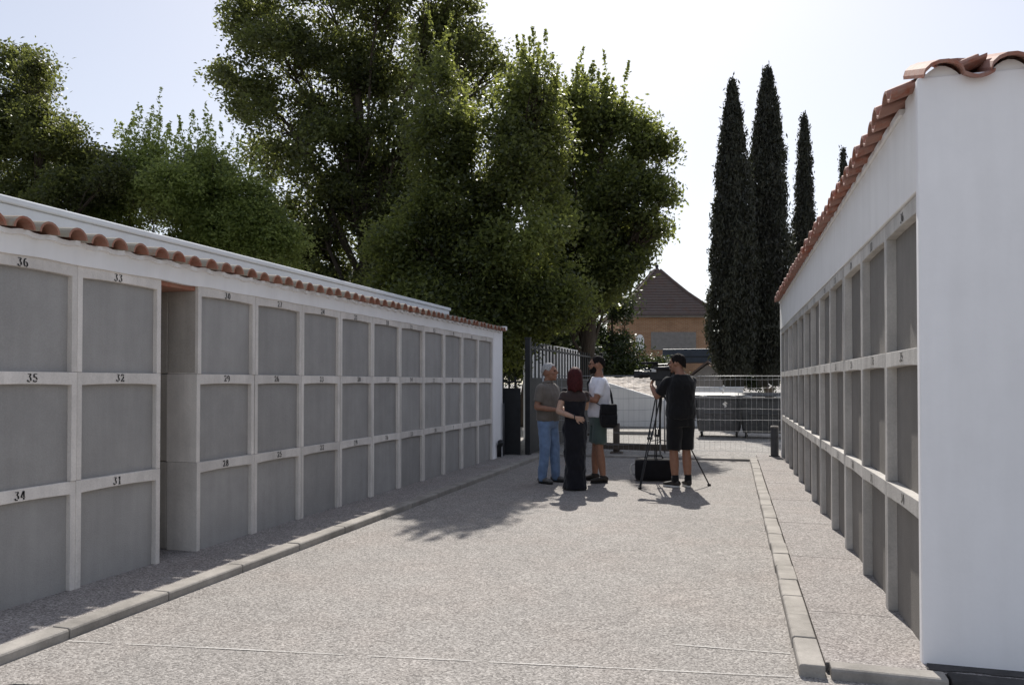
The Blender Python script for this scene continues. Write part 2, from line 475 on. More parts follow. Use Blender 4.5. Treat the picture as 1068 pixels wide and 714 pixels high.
for k in range(4): mb.box((G0-.05, .03+k*.26, 2.152), (G1+.06, .03+k*.26+.25, 2.196))
mb.build('gap_ceiling', M['tile_in'], LB, bevel=.01)
# white band over the niches with an uneven lower edge
mb = MB(); n = 120; poly = []
for i in range(n+1):
    x = -.3+(XE+.3)*i/n
    poly.append((x, 2.190+.008*mnoise.noise(Vector((x*3, 0, 4)))+(.0 if not (G0-.02 < x < G1+.02) else .0)))
mb.prism(poly+[(XE, 2.338), (-.3, 2.338)], -.012, .25)
mb.build('fascia', M['white'], LB)
# white end pier, plain end wall near the camera
MB().box((XE+.002, -.014, -.02), (XE+.56, 2.3, 2.36)).build('end_wall', M['whiteclean'], LB, bevel=.012)
MB().box((-.34, -.014, -.02), (-.002, 2.3, 2.171)).build('end_wall', M['whiteclean'], LB, bevel=.012)
MB().box((XE+.50, -.10, 2.361), (XE+.585, .75, 2.44)).build('verge_cap', M['white'], LB, bevel=.01)
# tiled eave: barrel cover tiles over mortar-filled channels
def barrel(mb, x, y0, y1, z0, z1, r, th=.014, n=9, skew=0.0, m_out=0, m_in=1):
    """half-round cover tile from eave (y0,z0) up to (y1,z1)"""
    for (yy, zz) in ((0, 0),):
        A = [[], []]; B = [[], []]
        for e, (y, z, rr) in enumerate(((y0, z0, r), (y1, z1, r*.84))):
            for i in range(n+1):
                a = PI*i/n
                A[e].append((x+skew*e+rr*math.cos(a), y, z+rr*math.sin(a)))
                B[e].append((x+skew*e+(rr-th)*math.cos(a), y, z+(rr-th)*math.sin(a)))
        for i in range(n):
            mb.add([A[0][i], A[0][i+1], A[1][i+1], A[1][i]], [(0, 1, 2, 3)], m_out)
            mb.add([B[0][i], B[0][i+1], B[1][i+1], B[1][i]], [(3, 2, 1, 0)], m_in)
            mb.add([A[0][i], A[0][i+1], B[0][i+1], B[0][i]], [(3, 2, 1, 0)], m_in)
mb = MB(); x = -.30; k = 0
while x < XE+.52:
    j = random.uniform(-.008, .008); dz = random.uniform(-.006, .006); oy = random.uniform(-.012, .012)
    barrel(mb, x+j, -.125+oy, .24, 2.335+dz, 2.375+dz, .076, th=.014, skew=random.uniform(-.006, .006))
    barrel(mb, x+j, .17+oy, .66, 2.382+dz, 2.425+dz, .076)
    x += .191; k += 1
mb.build('roof_tiles', [M['tile_out'], M['tile_in']], LB, smooth=True)
# channel tiles / mortar bed under the covers
mb = MB()
vs = []; n = int((XE+.85)/.053)
for i in range(n+1):
    xx = -.33+.053*i; ph = math.cos(2*PI*(xx+.30)/.212)
    vs.append((xx, 2.343+.008*ph))
bot = [(p[0], p[1]-.03) for p in vs][::-1]
mb2 = MB()
for i in range(n):
    a, b = vs[i], vs[i+1]
    oy0 = -.035+.014*mnoise.noise(Vector((a[0]*4, 0, 0))); oy1 = -.035+.014*mnoise.noise(Vector((b[0]*4, 0, 0)))
    mb.add([(a[0], oy0, a[1]), (b[0], oy1, b[1]), (b[0], .68, b[1]+.075), (a[0], .68, a[1]+.075)], [(0, 1, 2, 3)], 0)
    mb.add([(a[0], oy0, a[1]-.03), (b[0], oy1, b[1]-.03), (b[0], -.012, b[1]-.03), (a[0], -.012, a[1]-.03)], [(0, 1, 2, 3)], 1)
    mb.add([(a[0], oy0, a[1]), (b[0], oy1, b[1]), (b[0], oy1, b[1]-.03), (a[0], oy0, a[1]-.03)], [(3, 2, 1, 0)], 1)
mb.build('channel_tiles', [M['tile_out'], M['white']], LB, smooth=True)
# white parapet of the flat roof behind, with its cap
MB().box((-.4, .665, 2.3), (9.42, .86, 2.66)).build('parapet', M['parapet'], LB, bevel=.01)
MB().box((-.42, .645, 2.661), (9.46, .90, 2.715)).build('parapet_cap', M['parapet'], LB, bevel=.012)
MB().box((-.4, .861, 2.28), (9.42, 2.6, 2.40)).build('flat_roof', M['sidec'], LB)
# drain pipe ends
mb = MB().tube([(XE+.50, -.05, .02), (XE+.50, -.05, 1.0)], .018, 10)
mb.build('cable_duct', M['bollard'], LB, smooth=True)
mb = MB().tube([(XE+.25, -.045, .02), (XE+.25, -.045, .20), (XE+.24, -.075, .26), (XE+.20, -.09, .30)], [.045, .045, .05, .055], 12)
mb.build('drain_pipe', M['black'], LB, smooth=True)
mb = MB().tube([(G0-.001, .22, .12), (G0+.09, .22, .115)], .032, 14)
mb.tube([(G0+.091, .22, .115), (G0+.0915, .22, .115)], .026, 14, 1)
mb.build('pipe_end', [M['pvc'], M['black']], LB, smooth=True)

# ---- right building
RB = empty('niche_building', (R0.x, R0.y, .05), -PI/2+RA, 'white walled block of numbered burial niches under brown clay tiles, right of the lane', 'niche building')
PR = .897
colsr = [-PR*(k+.5) for k in range(12)]
niche_rows(RB, colsr, PR-.001, .79, .088, .036, .054, 36, M['framer'], M['slabr'], True, .30)
RE = -PR*12
mb = MB()
poly = [(RE-.12, 2.372), (0.001, 2.372), (.001, 2.86), (RE-.12, 2.86)]
mb.prism(poly, -.012, .25)
mb.build('fascia', M['white'], RB, bevel=.004)
MB().box((.002, -.014, -.055), (.06, 3.0, 2.93)).build('end_wall', M['whiteclean'], RB, bevel=.008)
MB().box((RE-.15, -.006, -.02), (RE-.001, 3.0, 2.371)).build('end_wall', M['white'], RB, bevel=.008)
MB().box((RE-.1, .302, 0), (.0015, 3.0, 2.37)).build('back_wall', M['sidec'], RB)
MB().box((RE-.12, .251, 2.3715), (.0015, 3.0, 2.86)).build('roof_bed', M['white'], RB)
def s_tile(mb, M4, w, L, rise, r=.075, th=.018, n=7):
    """S tile: barrel plus shallow pan across x, length along y (0 front), thickness below"""
    prof = []
    rw = w*.62
    for i in range(n+1):
        a = PI-PI*i/n
        prof.append((-rw/2+rw/2+math.cos(a)*rw/2, math.sin(a)*r))
    pw = w-rw+.02
    for i in range(1, n+1):
        t = i/n
        prof.append((rw/2+pw*t, -math.sin(PI*t)*.022))
    top = [[(x, y, z+rise*y/L) for x, z in prof] for y in (0, L)]
    bot = [[(x*.98, y, z-th+rise*y/L) for x, z in prof] for y in (0, L)]
    k = len(prof)
    vs = top[0]+top[1]+bot[0]+bot[1]; fs = []; 
    for i in range(k-1):
        fs += [(i, i+1, k+i+1, k+i), (2*k+i+1, 2*k+i, 3*k+i, 3*k+i+1), (i+1, i, 2*k+i, 2*k+i+1), (k+i, k+i+1, 3*k+i+1, 3*k+i)]
    fs += [(0, k, 3*k, 2*k), (k-1, 3*k-1, 4*k-1, 2*k-1)]
    mb.add(vs, fs, 0, M4)
mb = MB()
for c in range(4):                                           # courses up the slope, hipped at the near corner
    d = c*.36
    x = -.195-d*.95
    while x > RE-.17:
        T = Matrix.Translation((x+random.uniform(-.008, .008), -.12+d+random.uniform(-.012, .012), 2.895+c*.122+random.uniform(-.006, .006))) @ Matrix.Rotation(random.uniform(-.025, .025), 4, 'Z')
        s_tile(mb, T, .25, .44, .15, r=.066, th=.018)
        x -= .25
    y = .095+d*.9
    while y < 3.0:                                           # the end slope, its waves facing the camera
        T = Matrix.Translation((.115-d+random.uniform(-.006, .006), y+random.uniform(-.005, .005), 2.925+c*.130+random.uniform(-.005, .005))) @ Matrix.Rotation(PI/2+random.uniform(-.02, .02), 4, 'Z')
        s_tile(mb, T, .30, .44, .16, r=.070, th=.020)
        y += .30
hp = [Vector((.09-k*.15, -.09+k*.15, 2.925+k*.055)) for k in range(2, 11)]
for a_, b_ in zip(hp[:-1], hp[1:]): mb.tube([a_, b_+(b_-a_)*.15], [.075, .062], 12)
mb.build('roof_tiles', M['tile_r'], RB, bevel=.003)
mb = MB(); prof = []                                          # mortar filling the waves of the end course
for i in range(121):
    y_ = -.01+3.0*i/120; u = ((y_-.095+.093) % .30)
    prof.append((y_, 2.922+(.060*math.sin(PI*u/.186) if u < .186 else -.022*math.sin(PI*(u-.186)/.114)-.008)))
mb.prism(prof+[(2.99, 2.86), (-.01, 2.86)], 0, .20, 0, Matrix.Translation((.050, 0, 0)) @ Matrix.Rotation(PI/2, 4, 'Z'))
mb.build('mortar_fill', M['white'], RB)
mb = MB()
mb.box((-.26, -.006, 2.861), (.0005, .019, 2.925)).box((-.30, .02, 2.861), (.058, 3.0, 2.90)).box((RE-.1, -.03, 2.861), (-.301, 3.0, 2.895))
mb.build('mortar_bed', M['white'], RB)

# thin black cable lying on the gravel
p0 = (-3.55, 2.62)
mb = MB().tube([(-3.46, 2.70, .016), (-3.3, 2.83, .014), (-3.16, 2.86, .014), (-3.05, 2.84, .014), (-2.9, 2.7, .014), (-2.8, 2.4, .014), (-2.9, 2.0, .014)], .010, 8)
tag(mb.build('cable', M['black'], smooth=True), 'thin black cable lying on the gravel beside the left kerb', 'cable')

# ------------------------------------------------------------------ gates, railings, fences
def picket_fence(name, p0, p1, z_panel, z_top, step, label, cat, group=None, bar=.016, posts=True):
    p0, p1 = Vector((*p0, 0)), Vector((*p1, 0)); d = p1-p0; L = d.length
    r = empty(name, p0, math.atan2(d.y, d.x), label, cat, group)
    MB().box((0, -.02, .06), (L, .02, z_panel)).build('panel', M['gate'], r, bevel=.004)
    mb = MB(); x = step*.6
    while x < L-step*.3:
        mb.box((x-bar, -.014, z_panel-.02), (x+bar, .014, z_top)); x += step
    mb.build('bars', M['gate'], r)
    mb = MB().box((0, -.024, z_panel), (L, .024, z_panel+.05)).box((0, -.024, z_top-.12), (L, .024, z_top-.08))
    mb.build('rail', M['gate'], r)
    if posts:
        for xx in (-.05, L+.05):
            MB().box((xx-.05, -.05, 0), (xx+.05, .05, z_top+.06)).box((xx-.06, -.06, z_top+.06), (xx+.06, .06, z_top+.085)).build('post', M['gate'], r, bevel=.005)
    return r
picket_fence('picket_fence', (-5.6, 14.15), (-4.05, 14.15), 1.28, 1.55, .125, 'low dark metal fence with short pickets beside the end of the left niche wall', 'fence', posts=False)
g = picket_fence('metal_gate', (-3.93, 14.32), (-3.93, 22.3), 1.48, 2.22, .30, 'tall dark metal gate with upright bars above a solid sheet, standing open behind the group', 'gate', bar=.019)
MB().tube([(.05, 0, 1.98), (.8, 0, 2.18), (1.6, 0, 2.24)], .018, 8).build('curved_rail', M['gate'], g, smooth=True)
w = MB().box((-5.25, 18.6, 0), (-5.0, 27, 2.38)).box((-5.29, 18.56, 2.381), (-4.96, 27.04, 2.45)).build('boundary_wall', M['white'], bevel=.01)
tag(w, 'long white boundary wall behind the dark gate bars', 'wall')

def mesh_panel(x0, x1, y, label):
    L = x1-x0; r = empty('mesh_fence_panel', (x0, y, .045), 0, label, 'fence', 'wire mesh fence panels')
    mb = MB(); n = int(L/.10)
    for i in range(1, n):
        x = L*i/n+random.uniform(-.008, .008)
        mb.tube([(x, 0, .04), (x+random.uniform(-.006, .006), .012, .8), (x, 0, 1.52)], .0016, 5)
    sag = random.uniform(.01, .03)
    for k, z in enumerate((.04, .22, .44, .66, .88, 1.10, 1.30, 1.46)):
        rr = .0036 if k in (1, 3, 4, 5, 6) else .0028
        pts = [(L*i/14, -.006+.02*mnoise.noise(Vector((i*.5, k*2.1, x0))), z+.016*mnoise.noise(Vector((i*.35, k*1.7, x0+4)))-sag*math.sin(PI*i/14)) for i in range(15)]
        mb.tube(pts, rr, 6)
    mb.build('wire_mesh', M['galv'], r, smooth=True)
    mb = MB().tube([(0, 0, 1.52), (L, 0, 1.52)], .006, 8)
    mb.build('top_rail', M['galv'], r, smooth=True)
    for x in (0.012, L-.012):
        MB().tube([(x, 0, -.04), (x, 0, 1.54)], .017, 10).build('post', M['galv'], r, smooth=True)
    return r
mesh_panel(-3.78, -1.46, 14.78, 'wire mesh fence panel between the dark gate and the camera tripod')
mesh_panel(-1.50, 1.6, 15.85, 'wire mesh fence panel in front of the waste containers, reaching the right niche block')
for (px, py, s, lb) in ((753, 405, .10, 'white plastic scrap caught on the fence wire above the left container'), (803, 402, .06, 'small white plastic scrap on the fence nearest the right niche block'), (756, 421, .07, 'white plastic scrap hanging on the fence in front of the left container')):
    p = at(px, py, 15.82); mb = MB(); rn = random.Random(px)
    prev = Vector((0, 0, 0)); pts = []
    for i in range(6): pts.append((rn.uniform(-s, s)*.6*(1 if i < 3 else .5), rn.uniform(-.012, .012), s*.6-i*s*.32))
    mb.tube(pts, [s*.2, s*.38, s*.3, s*.34, s*.2, s*.06], 7, sq=(1, .3))
    o = mb.build('plastic_scrap', M['plastic_rag'], loc=p, smooth=True)
    tag(o, lb, 'litter', 'plastic scraps on the fence')

# bollard
r = empty('bollard', (.60, 15.25, 0), 0, 'short dark grey round bollard at the far end of the right niche block', 'bollard')
r.location.z = .05
MB().tube([(0, 0, 0), (0, 0, .54)], .072, 20).build('post', M['bollard'], r, smooth=False)
MB().tube([(0, 0, .541), (0, 0, .56), (0, 0, .575)], [.078, .078, .06], 20).build('cap', M['kerb'], r)
MB().tube([(0, 0, .002), (0, 0, .02)], .10, 20).build('base_plate', M['bollard'], r)

# timber barrier and slab behind the fence
r = empty('timber_barrier', at(643, 470, 15.4).xy.to_3d(), 0, 'low weathered timber barrier with one upright post behind the mesh fence', 'barrier')
MB().box((-.06, -.05, 0), (.06, .05, .62)).build('post', M['wood'], r, bevel=.006)
MB().box((-.12, -.10, 0), (.12, .10, .05)).build('foot', M['wood'], r, bevel=.006)
MB().box((-.45, -.085, .10), (1.25, -.052, .23)).build('plank', M['wood'], r, rot=(0, rad(.6), 0), bevel=.004)
MB().box((1.10, -.05, 0), (1.19, .03, .26)).build('post', M['wood'], r, bevel=.006)
p = at(661, 452, 21.5)
o = MB().box((-.55, -.35, 0), (.55, .35, .09)).build('concrete_slab', M['kerb'], loc=(p.x, 21.5, .03), rot=(0, 0, .1), bevel=.012)
tag(o, 'pale flat concrete slab lying on the yard in front of the low white wall', 'slab')
o.location.z = 0.0

# ------------------------------------------------------------------ waste containers
def container(x, y, rz, mat, label, w=1.24, d=.95, bagged=False):
    r = empty('waste_container', (x, y, 0), rz, label, 'container', 'waste containers beyond the fence')
    mb = MB()
    def rc(z, w_, d_, c=.05):
        a, b = w_/2, d_/2
        return [(-a+c, -b, z), (a-c, -b, z), (a, -b+c, z), (a, b-c, z), (a-c, b, z), (-a+c, b, z), (-a, b-c, z), (-a, -b+c, z)]
    mb.rings([rc(.14, w*.84, d*.78), rc(.28, w*.90, d*.84), rc(.55, w*.94, d*.9), rc(.98, w*.985, d*.97), rc(.985, w*1.03, d*1.02), rc(1.04, w*1.03, d*1.02)])
    for i in range(4):
        xx = -w*.33+i*w*.22
        mb.box((xx-.025, -d*.475, .34), (xx+.025, -d*.40, .95))
    mb.box((-w*.30, -d*.49, .60), (w*.30, -d*.45, .66))
    mb.build('body', mat, r, bevel=.012)
    # double curved lid
    mb = MB(); rg = []
    for i in range(9):
        t = i/8; yy = -d*.53+d*1.06*t; zz = 1.05+.11*math.sin(PI*(.12+.76*t))
        rg.append([(-w*.525, yy, zz-.02), (-w*.5, yy, zz+.01), (w*.5, yy, zz+.01), (w*.525, yy, zz-.02), (w*.5, yy, zz-.025), (-w*.5, yy, zz-.025)])
    mb.rings(rg)
    mb.build('lid', mat, r, bevel=.006)
    for sx in (-.32, .32):
        MB().tube([(sx*w-.10, -d*.55, 1.07), (sx*w+.10, -d*.55, 1.07)], .016, 8).build('lid_handle', M['pvc'], r, smooth=True)
    for sx in (-1, 1):
        MB().tube([(sx*w*.5, -.0, .80), (sx*(w*.5+.06), 0, .80)], .045, 12).build('trunnion', M['pvc'], r, smooth=True)
        MB().box((sx*w*.49-.02, -d*.52, .42), (sx*w*.49+.02, -d*.44, .98)).build('corner_rail', M['pvc'] if sx > 0 else mat, r, bevel=.006)
        for sy in (-1, 1):
            wx, wy = sx*w*.36, sy*d*.33
            wh = MB().tube([(wx-.025, wy, .10), (wx+.025, wy, .10)], .10, 18).build('wheel', M['rubber'], r)
            MB().box((wx-.04, wy-.03, .09), (wx+.04, wy+.03, .205)).build('fork', M['galv'], wh)
    return r
container(*at(750, 450, 21.3).xy, .02, M['bing'], 'dark grey waste container with white lid handles, left of the two behind the fence')
container(*at(797, 450, 21.0).xy, -.03, M['bin'], 'near black waste container, right of the two, beside the right niche block', w=1.22)

# ------------------------------------------------------------------ low white walls, rubble, far buildings
a = at(618, 394, 24.9); b = at(696, 418, 24.9); base = 24.9
mb = MB().prism([(a.x, 0), (b.x, 0), (b.x, b.z), (a.x, a.z)], 24.9, 25.1)
tag(mb.build('low_wall', M['white'], bevel=.015), 'low white retaining wall with sloping top under the rubble heap behind the tripod', 'wall')
mb = MB(); vs = []; nx, ny = 34, 22
for i in range(nx+1):
    for j in range(ny+1):
        u, v = i/nx, j/ny
        x = a.x-.8+(b.x-a.x+1.6)*u; y = 25.11+6.5*v
        edge = a.z+(b.z-a.z)*min(1.0, max(0, (u*1.25-.12)))
        z = edge-.06+(1.66-edge)*min(1, v*1.8)*(1-max(0, (u-.80)/.20)**2)-(max(0, v-.7)/.3)**2*1.6
        z += .10*mnoise.noise(Vector((x*2.2, y*2.2, 0)))*min(1, v*8)+.05*mnoise.noise(Vector((x*7, y*7, 5)))*min(1, v*8)
        mb.v.append((x, y, max(z, -.05)))
for i in range(nx):
    for j in range(ny):
        q = i*(ny+1)+j; mb.f.append((q, q+ny+1, q+ny+2, q+1)); mb.m.append(0)
tag(mb.build('rubble_heap', M['rubble']), 'pale sunlit heap of rubble behind the sloping low white wall', 'heap')
a = at(716, 405, 25.6); b = at(775, 405, 25.6)
o = MB().box((a.x, 25.6, 0), (b.x, 25.8, a.z)).box((a.x-.03, 25.57, a.z+.001), (b.x+.03, 25.83, a.z+.06)).build('low_wall', M['white'], bevel=.012)
tag(o, 'low white wall with flat coping behind the waste containers', 'wall')

# house with the pyramid roof
hc = at(681, 330, 46); ez = hc.z
H = empty('brick_house', (hc.x, 48.3, 0), rad(17), 'orange brick house with a steep brown pyramid roof between the trees', 'house')
hw, hd = 2.75, 2.75
MB().box((-hw, -hd, 0), (hw, hd, ez+.02)).build('wall', M['brick'], H)
apex = at(683, 279, 48.3).z
mb = MB(); rg = []
for t, s in ((0, 1.16), (.10, 1.0), (.22, .835), (.45, .55), (.7, .285), (.93, .06), (1.0, .012)):
    z = ez+.02+(apex-ez)*t; w_ = hw*s
    rg.append([(-w_, -w_, z), (w_, -w_, z), (w_, w_, z), (-w_, w_, z)])
mb.rings(rg)
# course lines of the tiles as thin steps
for k in range(17):
    t = (k+.5)/18
    s = np.interp(t, [0, .10, .22, .45, .7, .93, 1], [1.16, 1.0, .835, .55, .285, .06, .012]); z = ez+.02+(apex-ez)*t; w_ = hw*s+.025
    mb.box((-w_, -w_, z), (w_, w_, z+.045))
rf = mb.build('roof', M['rooft'], H)
MB().tube([(0, 0, apex-.05), (0, 0, apex+.14), (0, 0, apex+.2), (0, 0, apex+.7)], [.09, .12, .03, .012], 8).build('finial', M['gate'], rf)
mb = MB()
for sx, sy in ((1, -1), (1, 1), (-1, -1), (-1, 1)):
    mb.tube([(sx*hw*s, sy*hw*s, ez+.06+(apex-ez)*t) for t, s in ((0, 1.17), (.10, 1.01), (.22, .845), (.45, .56), (.7, .295), (.93, .065))], .085, 7)
mb.build('hip_tiles', M['rooft'], rf)
MB().box((-hw-.25, -hd-.25, ez-.10), (hw+.25, hd+.25, ez+.0)).build('eave', M['shutter'], H)
f = MB().box((-.9, -hd-.02, ez-2.0), (1.75, -hd-.002, ez-.95)).build('shutter', M['shutter'], H)
mb = MB()
for k in range(9): mb.box((-.88, -hd-.035, ez-1.98+k*.115), (1.73, -hd-.021, ez-1.98+k*.115+.085))
mb.build('slats', M['shutter'], f)
f = MB().prism([(-.24+-1.55, ez-2.05), (.24-1.55, ez-2.05), (.24-1.55, ez-1.4)]+[(-1.55+.24*math.cos(rad(a_)), ez-1.4+.3*math.sin(rad(a_))) for a_ in range(15, 180, 15)]+[(-.24-1.55, ez-1.4)], -hd-.03, -hd-.004).build('bright_gap_panel', M['whiteclean'], H)  # white arched panel added to stand in for a bright gap by the house
p0, p1 = at(691, 364, 42), at(748, 364, 42); zb = at(700, 378, 42).z
C_ = empty('canopy', (p0.x, 42, 0), 0, 'dark blue sheet metal canopy in front of the brick house', 'canopy')
L = p1.x-p0.x
MB().box((0, 0, zb), (L, 2.2, p0.z)).build('roof', M['bluemetal'], C_, bevel=.02)
MB().box((-.02, -.03, zb+.28), (L+.02, -.002, zb+.34)).build('trim', M['gate'], C_)
for xx in (.2, L-.3):
    for yy in (.1, 2.0): MB().box((xx, yy, 0), (xx+.1, yy+.1, zb-.001)).build('post', M['gate'], C_)
g0, g1, ga = at(719, 392, 36), at(757, 392, 36), at(738, 378, 36)
K = empty('small_tomb_house', ((g0.x+g1.x)/2, 36, 0), 0, 'small tomb house with grey gabled roof behind the low white wall', 'tomb house')
hw2 = (g1.x-g0.x)/2
MB().box((-hw2*.88, .1, 0), (hw2*.88, 2.6, g0.z)).build('wall', M['shutter'], K)
mb = MB().prism([(-hw2, g0.z-.03), (0, ga.z), (hw2, g0.z-.03), (hw2, g0.z+.07), (0, ga.z+.10), (-hw2, g0.z+.07)], 0, 2.7)
mb.build('roof', M['rooft'], K)
MB().prism([(-hw2*.88, g0.z-.02), (hw2*.88, g0.z-.02), (0, ga.z-.08)], .12, .2).build('gable', M['shutter'], K)

# ------------------------------------------------------------------ people
SK = {'tan': m_skin('skin_tanned', (.30, .155, .10)), 'fair': m_skin('skin_fair', (.46, .29, .21))}
CL = dict(taupe=m_cloth('polo_taupe', (.155, .135, .115)), jeans=m_cloth('denim_light', (.17, .25, .40), .2), grey=m_plain('shoe_grey', (.12, .115, .11), .8, .2, 20),
          dress=m_cloth('dress_black', (.012, .012, .016)), white=m_cloth('tshirt_white', (.74, .74, .78), .06), olive=m_cloth('shorts_greygreen', (.075, .105, .095)),
          black=m_cloth('tshirt_black', (.010, .010, .011)), shoe=m_plain('shoe_dark', (.03, .025, .022), .6, .2, 20), sole=m_plain('sole_white', (.6, .6, .58), .6, .1, 20),
          lace=m_cloth('lace_black', (.05, .035, .032)))
HR = dict(grey=m_plain('hair_grey', (.36, .35, .34), .8, .45, 60, .12, 0, .8), red=m_plain('hair_dark_red', (.055, .010, .010), .7, .5, 50, .2, 0, .8), dark=m_plain('hair_dark', (.014, .011, .010), .8, .4, 60, .1, 0, .8))
EYE = m_plain('eye', (.02, .015, .012), .2, .1, 5, .6)
LIP = m_skin('lips', (.28, .11, .09))

def ell(c, rx_, ry_, n=22, M4=None, p=2.4):
    out = []
    for k in range(n):
        a = 2*PI*k/n; ca, sa = math.cos(a), math.sin(a)
        out.append(Vector((c[0]+rx_*abs(ca)**(2/p)*(1 if ca >= 0 else -1), c[1]+ry_*abs(sa)**(2/p)*(1 if sa >= 0 else -1), c[2])))
    return out

TORSO = [(.86, .150, .105), (.93, .165, .118), (1.00, .155, .115), (1.09, .145, .110), (1.20, .158, .118), (1.30, .172, .122), (1.36, .160, .108), (1.405, .128, .088), (1.44, .090, .070), (1.47, .062, .058)]
def limb(mb, a, b, ra, rb, mid=None, n=14, sq=(1, 1)):
    a, b = Vector(a), Vector(b); N = 9; pts = []; rs = []
    for i in range(N):
        t = i/(N-1); pts.append(a.lerp(b, t)); r = ra+(rb-ra)*t
        if mid: r += mid*math.sin(PI*t)**1.2*(1.15-t*.6)
        rs.append(r)
    mb.tube(pts, rs, n, sq=sq)
    mb.ball(a, ra*.98, 12); mb.ball(b, rb*.98, 12)

def hand(mb, w, d, pn, curl, side, s=1.0):
    """w wrist, d pointing direction, pn palm normal, side +1/-1 where the thumb leaves"""
    w, d, pn = Vector(w), Vector(d).normalized(), Vector(pn).normalized()
    pn = (pn-d*pn.dot(d)).normalized(); sx = d.cross(pn)*side
    rg = []
    for t, hw_, th in ((-.012, .024, .020), (.02, .032, .018), (.06, .041, .016), (.088, .042, .013)):
        c = w+d*t*s
        rg.append([c+sx*math.cos(2*PI*k/14)*hw_*s+pn*math.sin(2*PI*k/14)*th*s for k in range(14)])
    mb.rings(rg)
    for i, ln in enumerate((.066, .076, .071, .056)):
        b = w+d*(.083 if i in (1, 2) else .076)*s+sx*(.033-.0225*i)*s
        fan = sx*(.10-.07*i)
        d1 = (d+fan+pn*(-.0+curl*.35)).normalized(); d2 = (d*(1-curl*.5)+fan+pn*curl*.95).normalized(); d3 = (d*(1-curl)+pn*curl*1.5+fan*.5).normalized()
        p1 = b+d1*ln*.45*s; p2 = p1+d2*ln*.32*s; p3 = p2+d3*ln*.28*s
        mb.tube([b-d*.02*s, b, p1, p2, p3], [.0095*s, .0095*s, .0088*s, .008*s, .0062*s], 8)
    b = w+d*.022*s+sx*.026*s
    d1 = (sx*.8+d*.65+pn*.25).normalized(); d2 = (sx*.3+d*.9+pn*(.3+.3*curl)).normalized()
    mb.tube([b-sx*.012, b+d1*.035*s, b+d1*.035*s+d2*.03*s, b+d1*.035*s+d2*.055*s], [.014*s, .012*s, .0105*s, .008*s], 8)

def head_matrix(hz, yaw, tilt=0.0, off=(0, 0)):
    return Matrix.Translation((off[0], off[1], hz)) @ Matrix.Rotation(yaw, 4, 'Z') @ Matrix.Rotation(tilt, 4, 'X') @ Matrix.Scale(1.10, 4)

def hair_cap(lims, R, noise_amp, Mh, mat, parent, name='hair', th=.016, freq=60, bulge=0):
    """shell over the skull; lims(azimuth) -> lowest z (head space); azimuth 0 = face"""
    mb = MB(); n, m = 44, 16; outer = []; inner = []
    for i in range(n):
        az = 2*PI*i/n; lo = lims(az); ro, ri = [], []
        for j in range(m+1):
            t = j/m
            zt = R[2]+.012
            # from crown to the hairline
            if lo >= -R[2]*.5:
                th0 = math.acos(max(-1, min(1, (lo)/R[2]))); an = th0*t
                p = Vector((R[0]*math.sin(an)*math.sin(az), R[1]*math.sin(an)*math.cos(az), R[2]*math.cos(an)))
            else:
                an = min(PI/2, PI/2*t*1.9)
                p = Vector((R[0]*math.sin(an)*math.sin(az), R[1]*math.sin(an)*math.cos(az), R[2]*math.cos(an)))
                if t > .526:
                    q = (t-.526)/.474; p.z = lo*q; k = 1+bulge*math.sin(PI*q*.8)-.10*q*q; p.x *= k; p.y *= k
            c = Vector((0, -.012, .012))
            nd = Vector((p.x/R[0], p.y/R[1], max(0, p.z)/R[2])).normalized()
            amp = noise_amp*(mnoise.noise(Vector((az*3.0*1.5, p.z*freq*.35, 1.7)))+.6*mnoise.noise(p*freq))
            ro.append(p+c+nd*amp); ri.append(p*.86+c*.9)
        outer.append(ro); inner.append(ri)
    def idx(layer, i, j): return (layer*n+(i % n))*(m+1)+j
    for L in (outer, inner):
        for r_ in L: mb.v += [tuple(Mh @ p) for p in r_]
    for i in range(n):
        for j in range(m):
            mb.f.append((idx(0, i, j), idx(0, i, j+1), idx(0, i+1, j+1), idx(0, i+1, j))); mb.m.append(0)
            mb.f.append((idx(1, i, j), idx(1, i+1, j), idx(1, i+1, j+1), idx(1, i, j+1))); mb.m.append(0)
        mb.f.append((idx(0, i, m), idx(1, i, m), idx(1, i+1, m), idx(0, i+1, m))); mb.m.append(0)
    me = mb.mesh(name, mat, True)
    bm = bmesh.new(); bm.from_mesh(me); bmesh.ops.remove_doubles(bm, verts=bm.verts, dist=.0006); bmesh.ops.recalc_face_normals(bm, faces=bm.faces); bm.to_mesh(me); bm.free()
    return link(name, me, parent)

def short_hair(front=.062, side=.0, back=-.065, burn=-.02):
    def f(az):
        c = math.cos(az)
        if c > .75: return front
        if c > .25: return front+(burn-front)*((.75-c)/.5)
        if c > -.3: return burn+(side+.02-burn)*((.25-c)/.55)
        return side+.02+(back-side-.02)*((-.3-c)/.7)
    return f

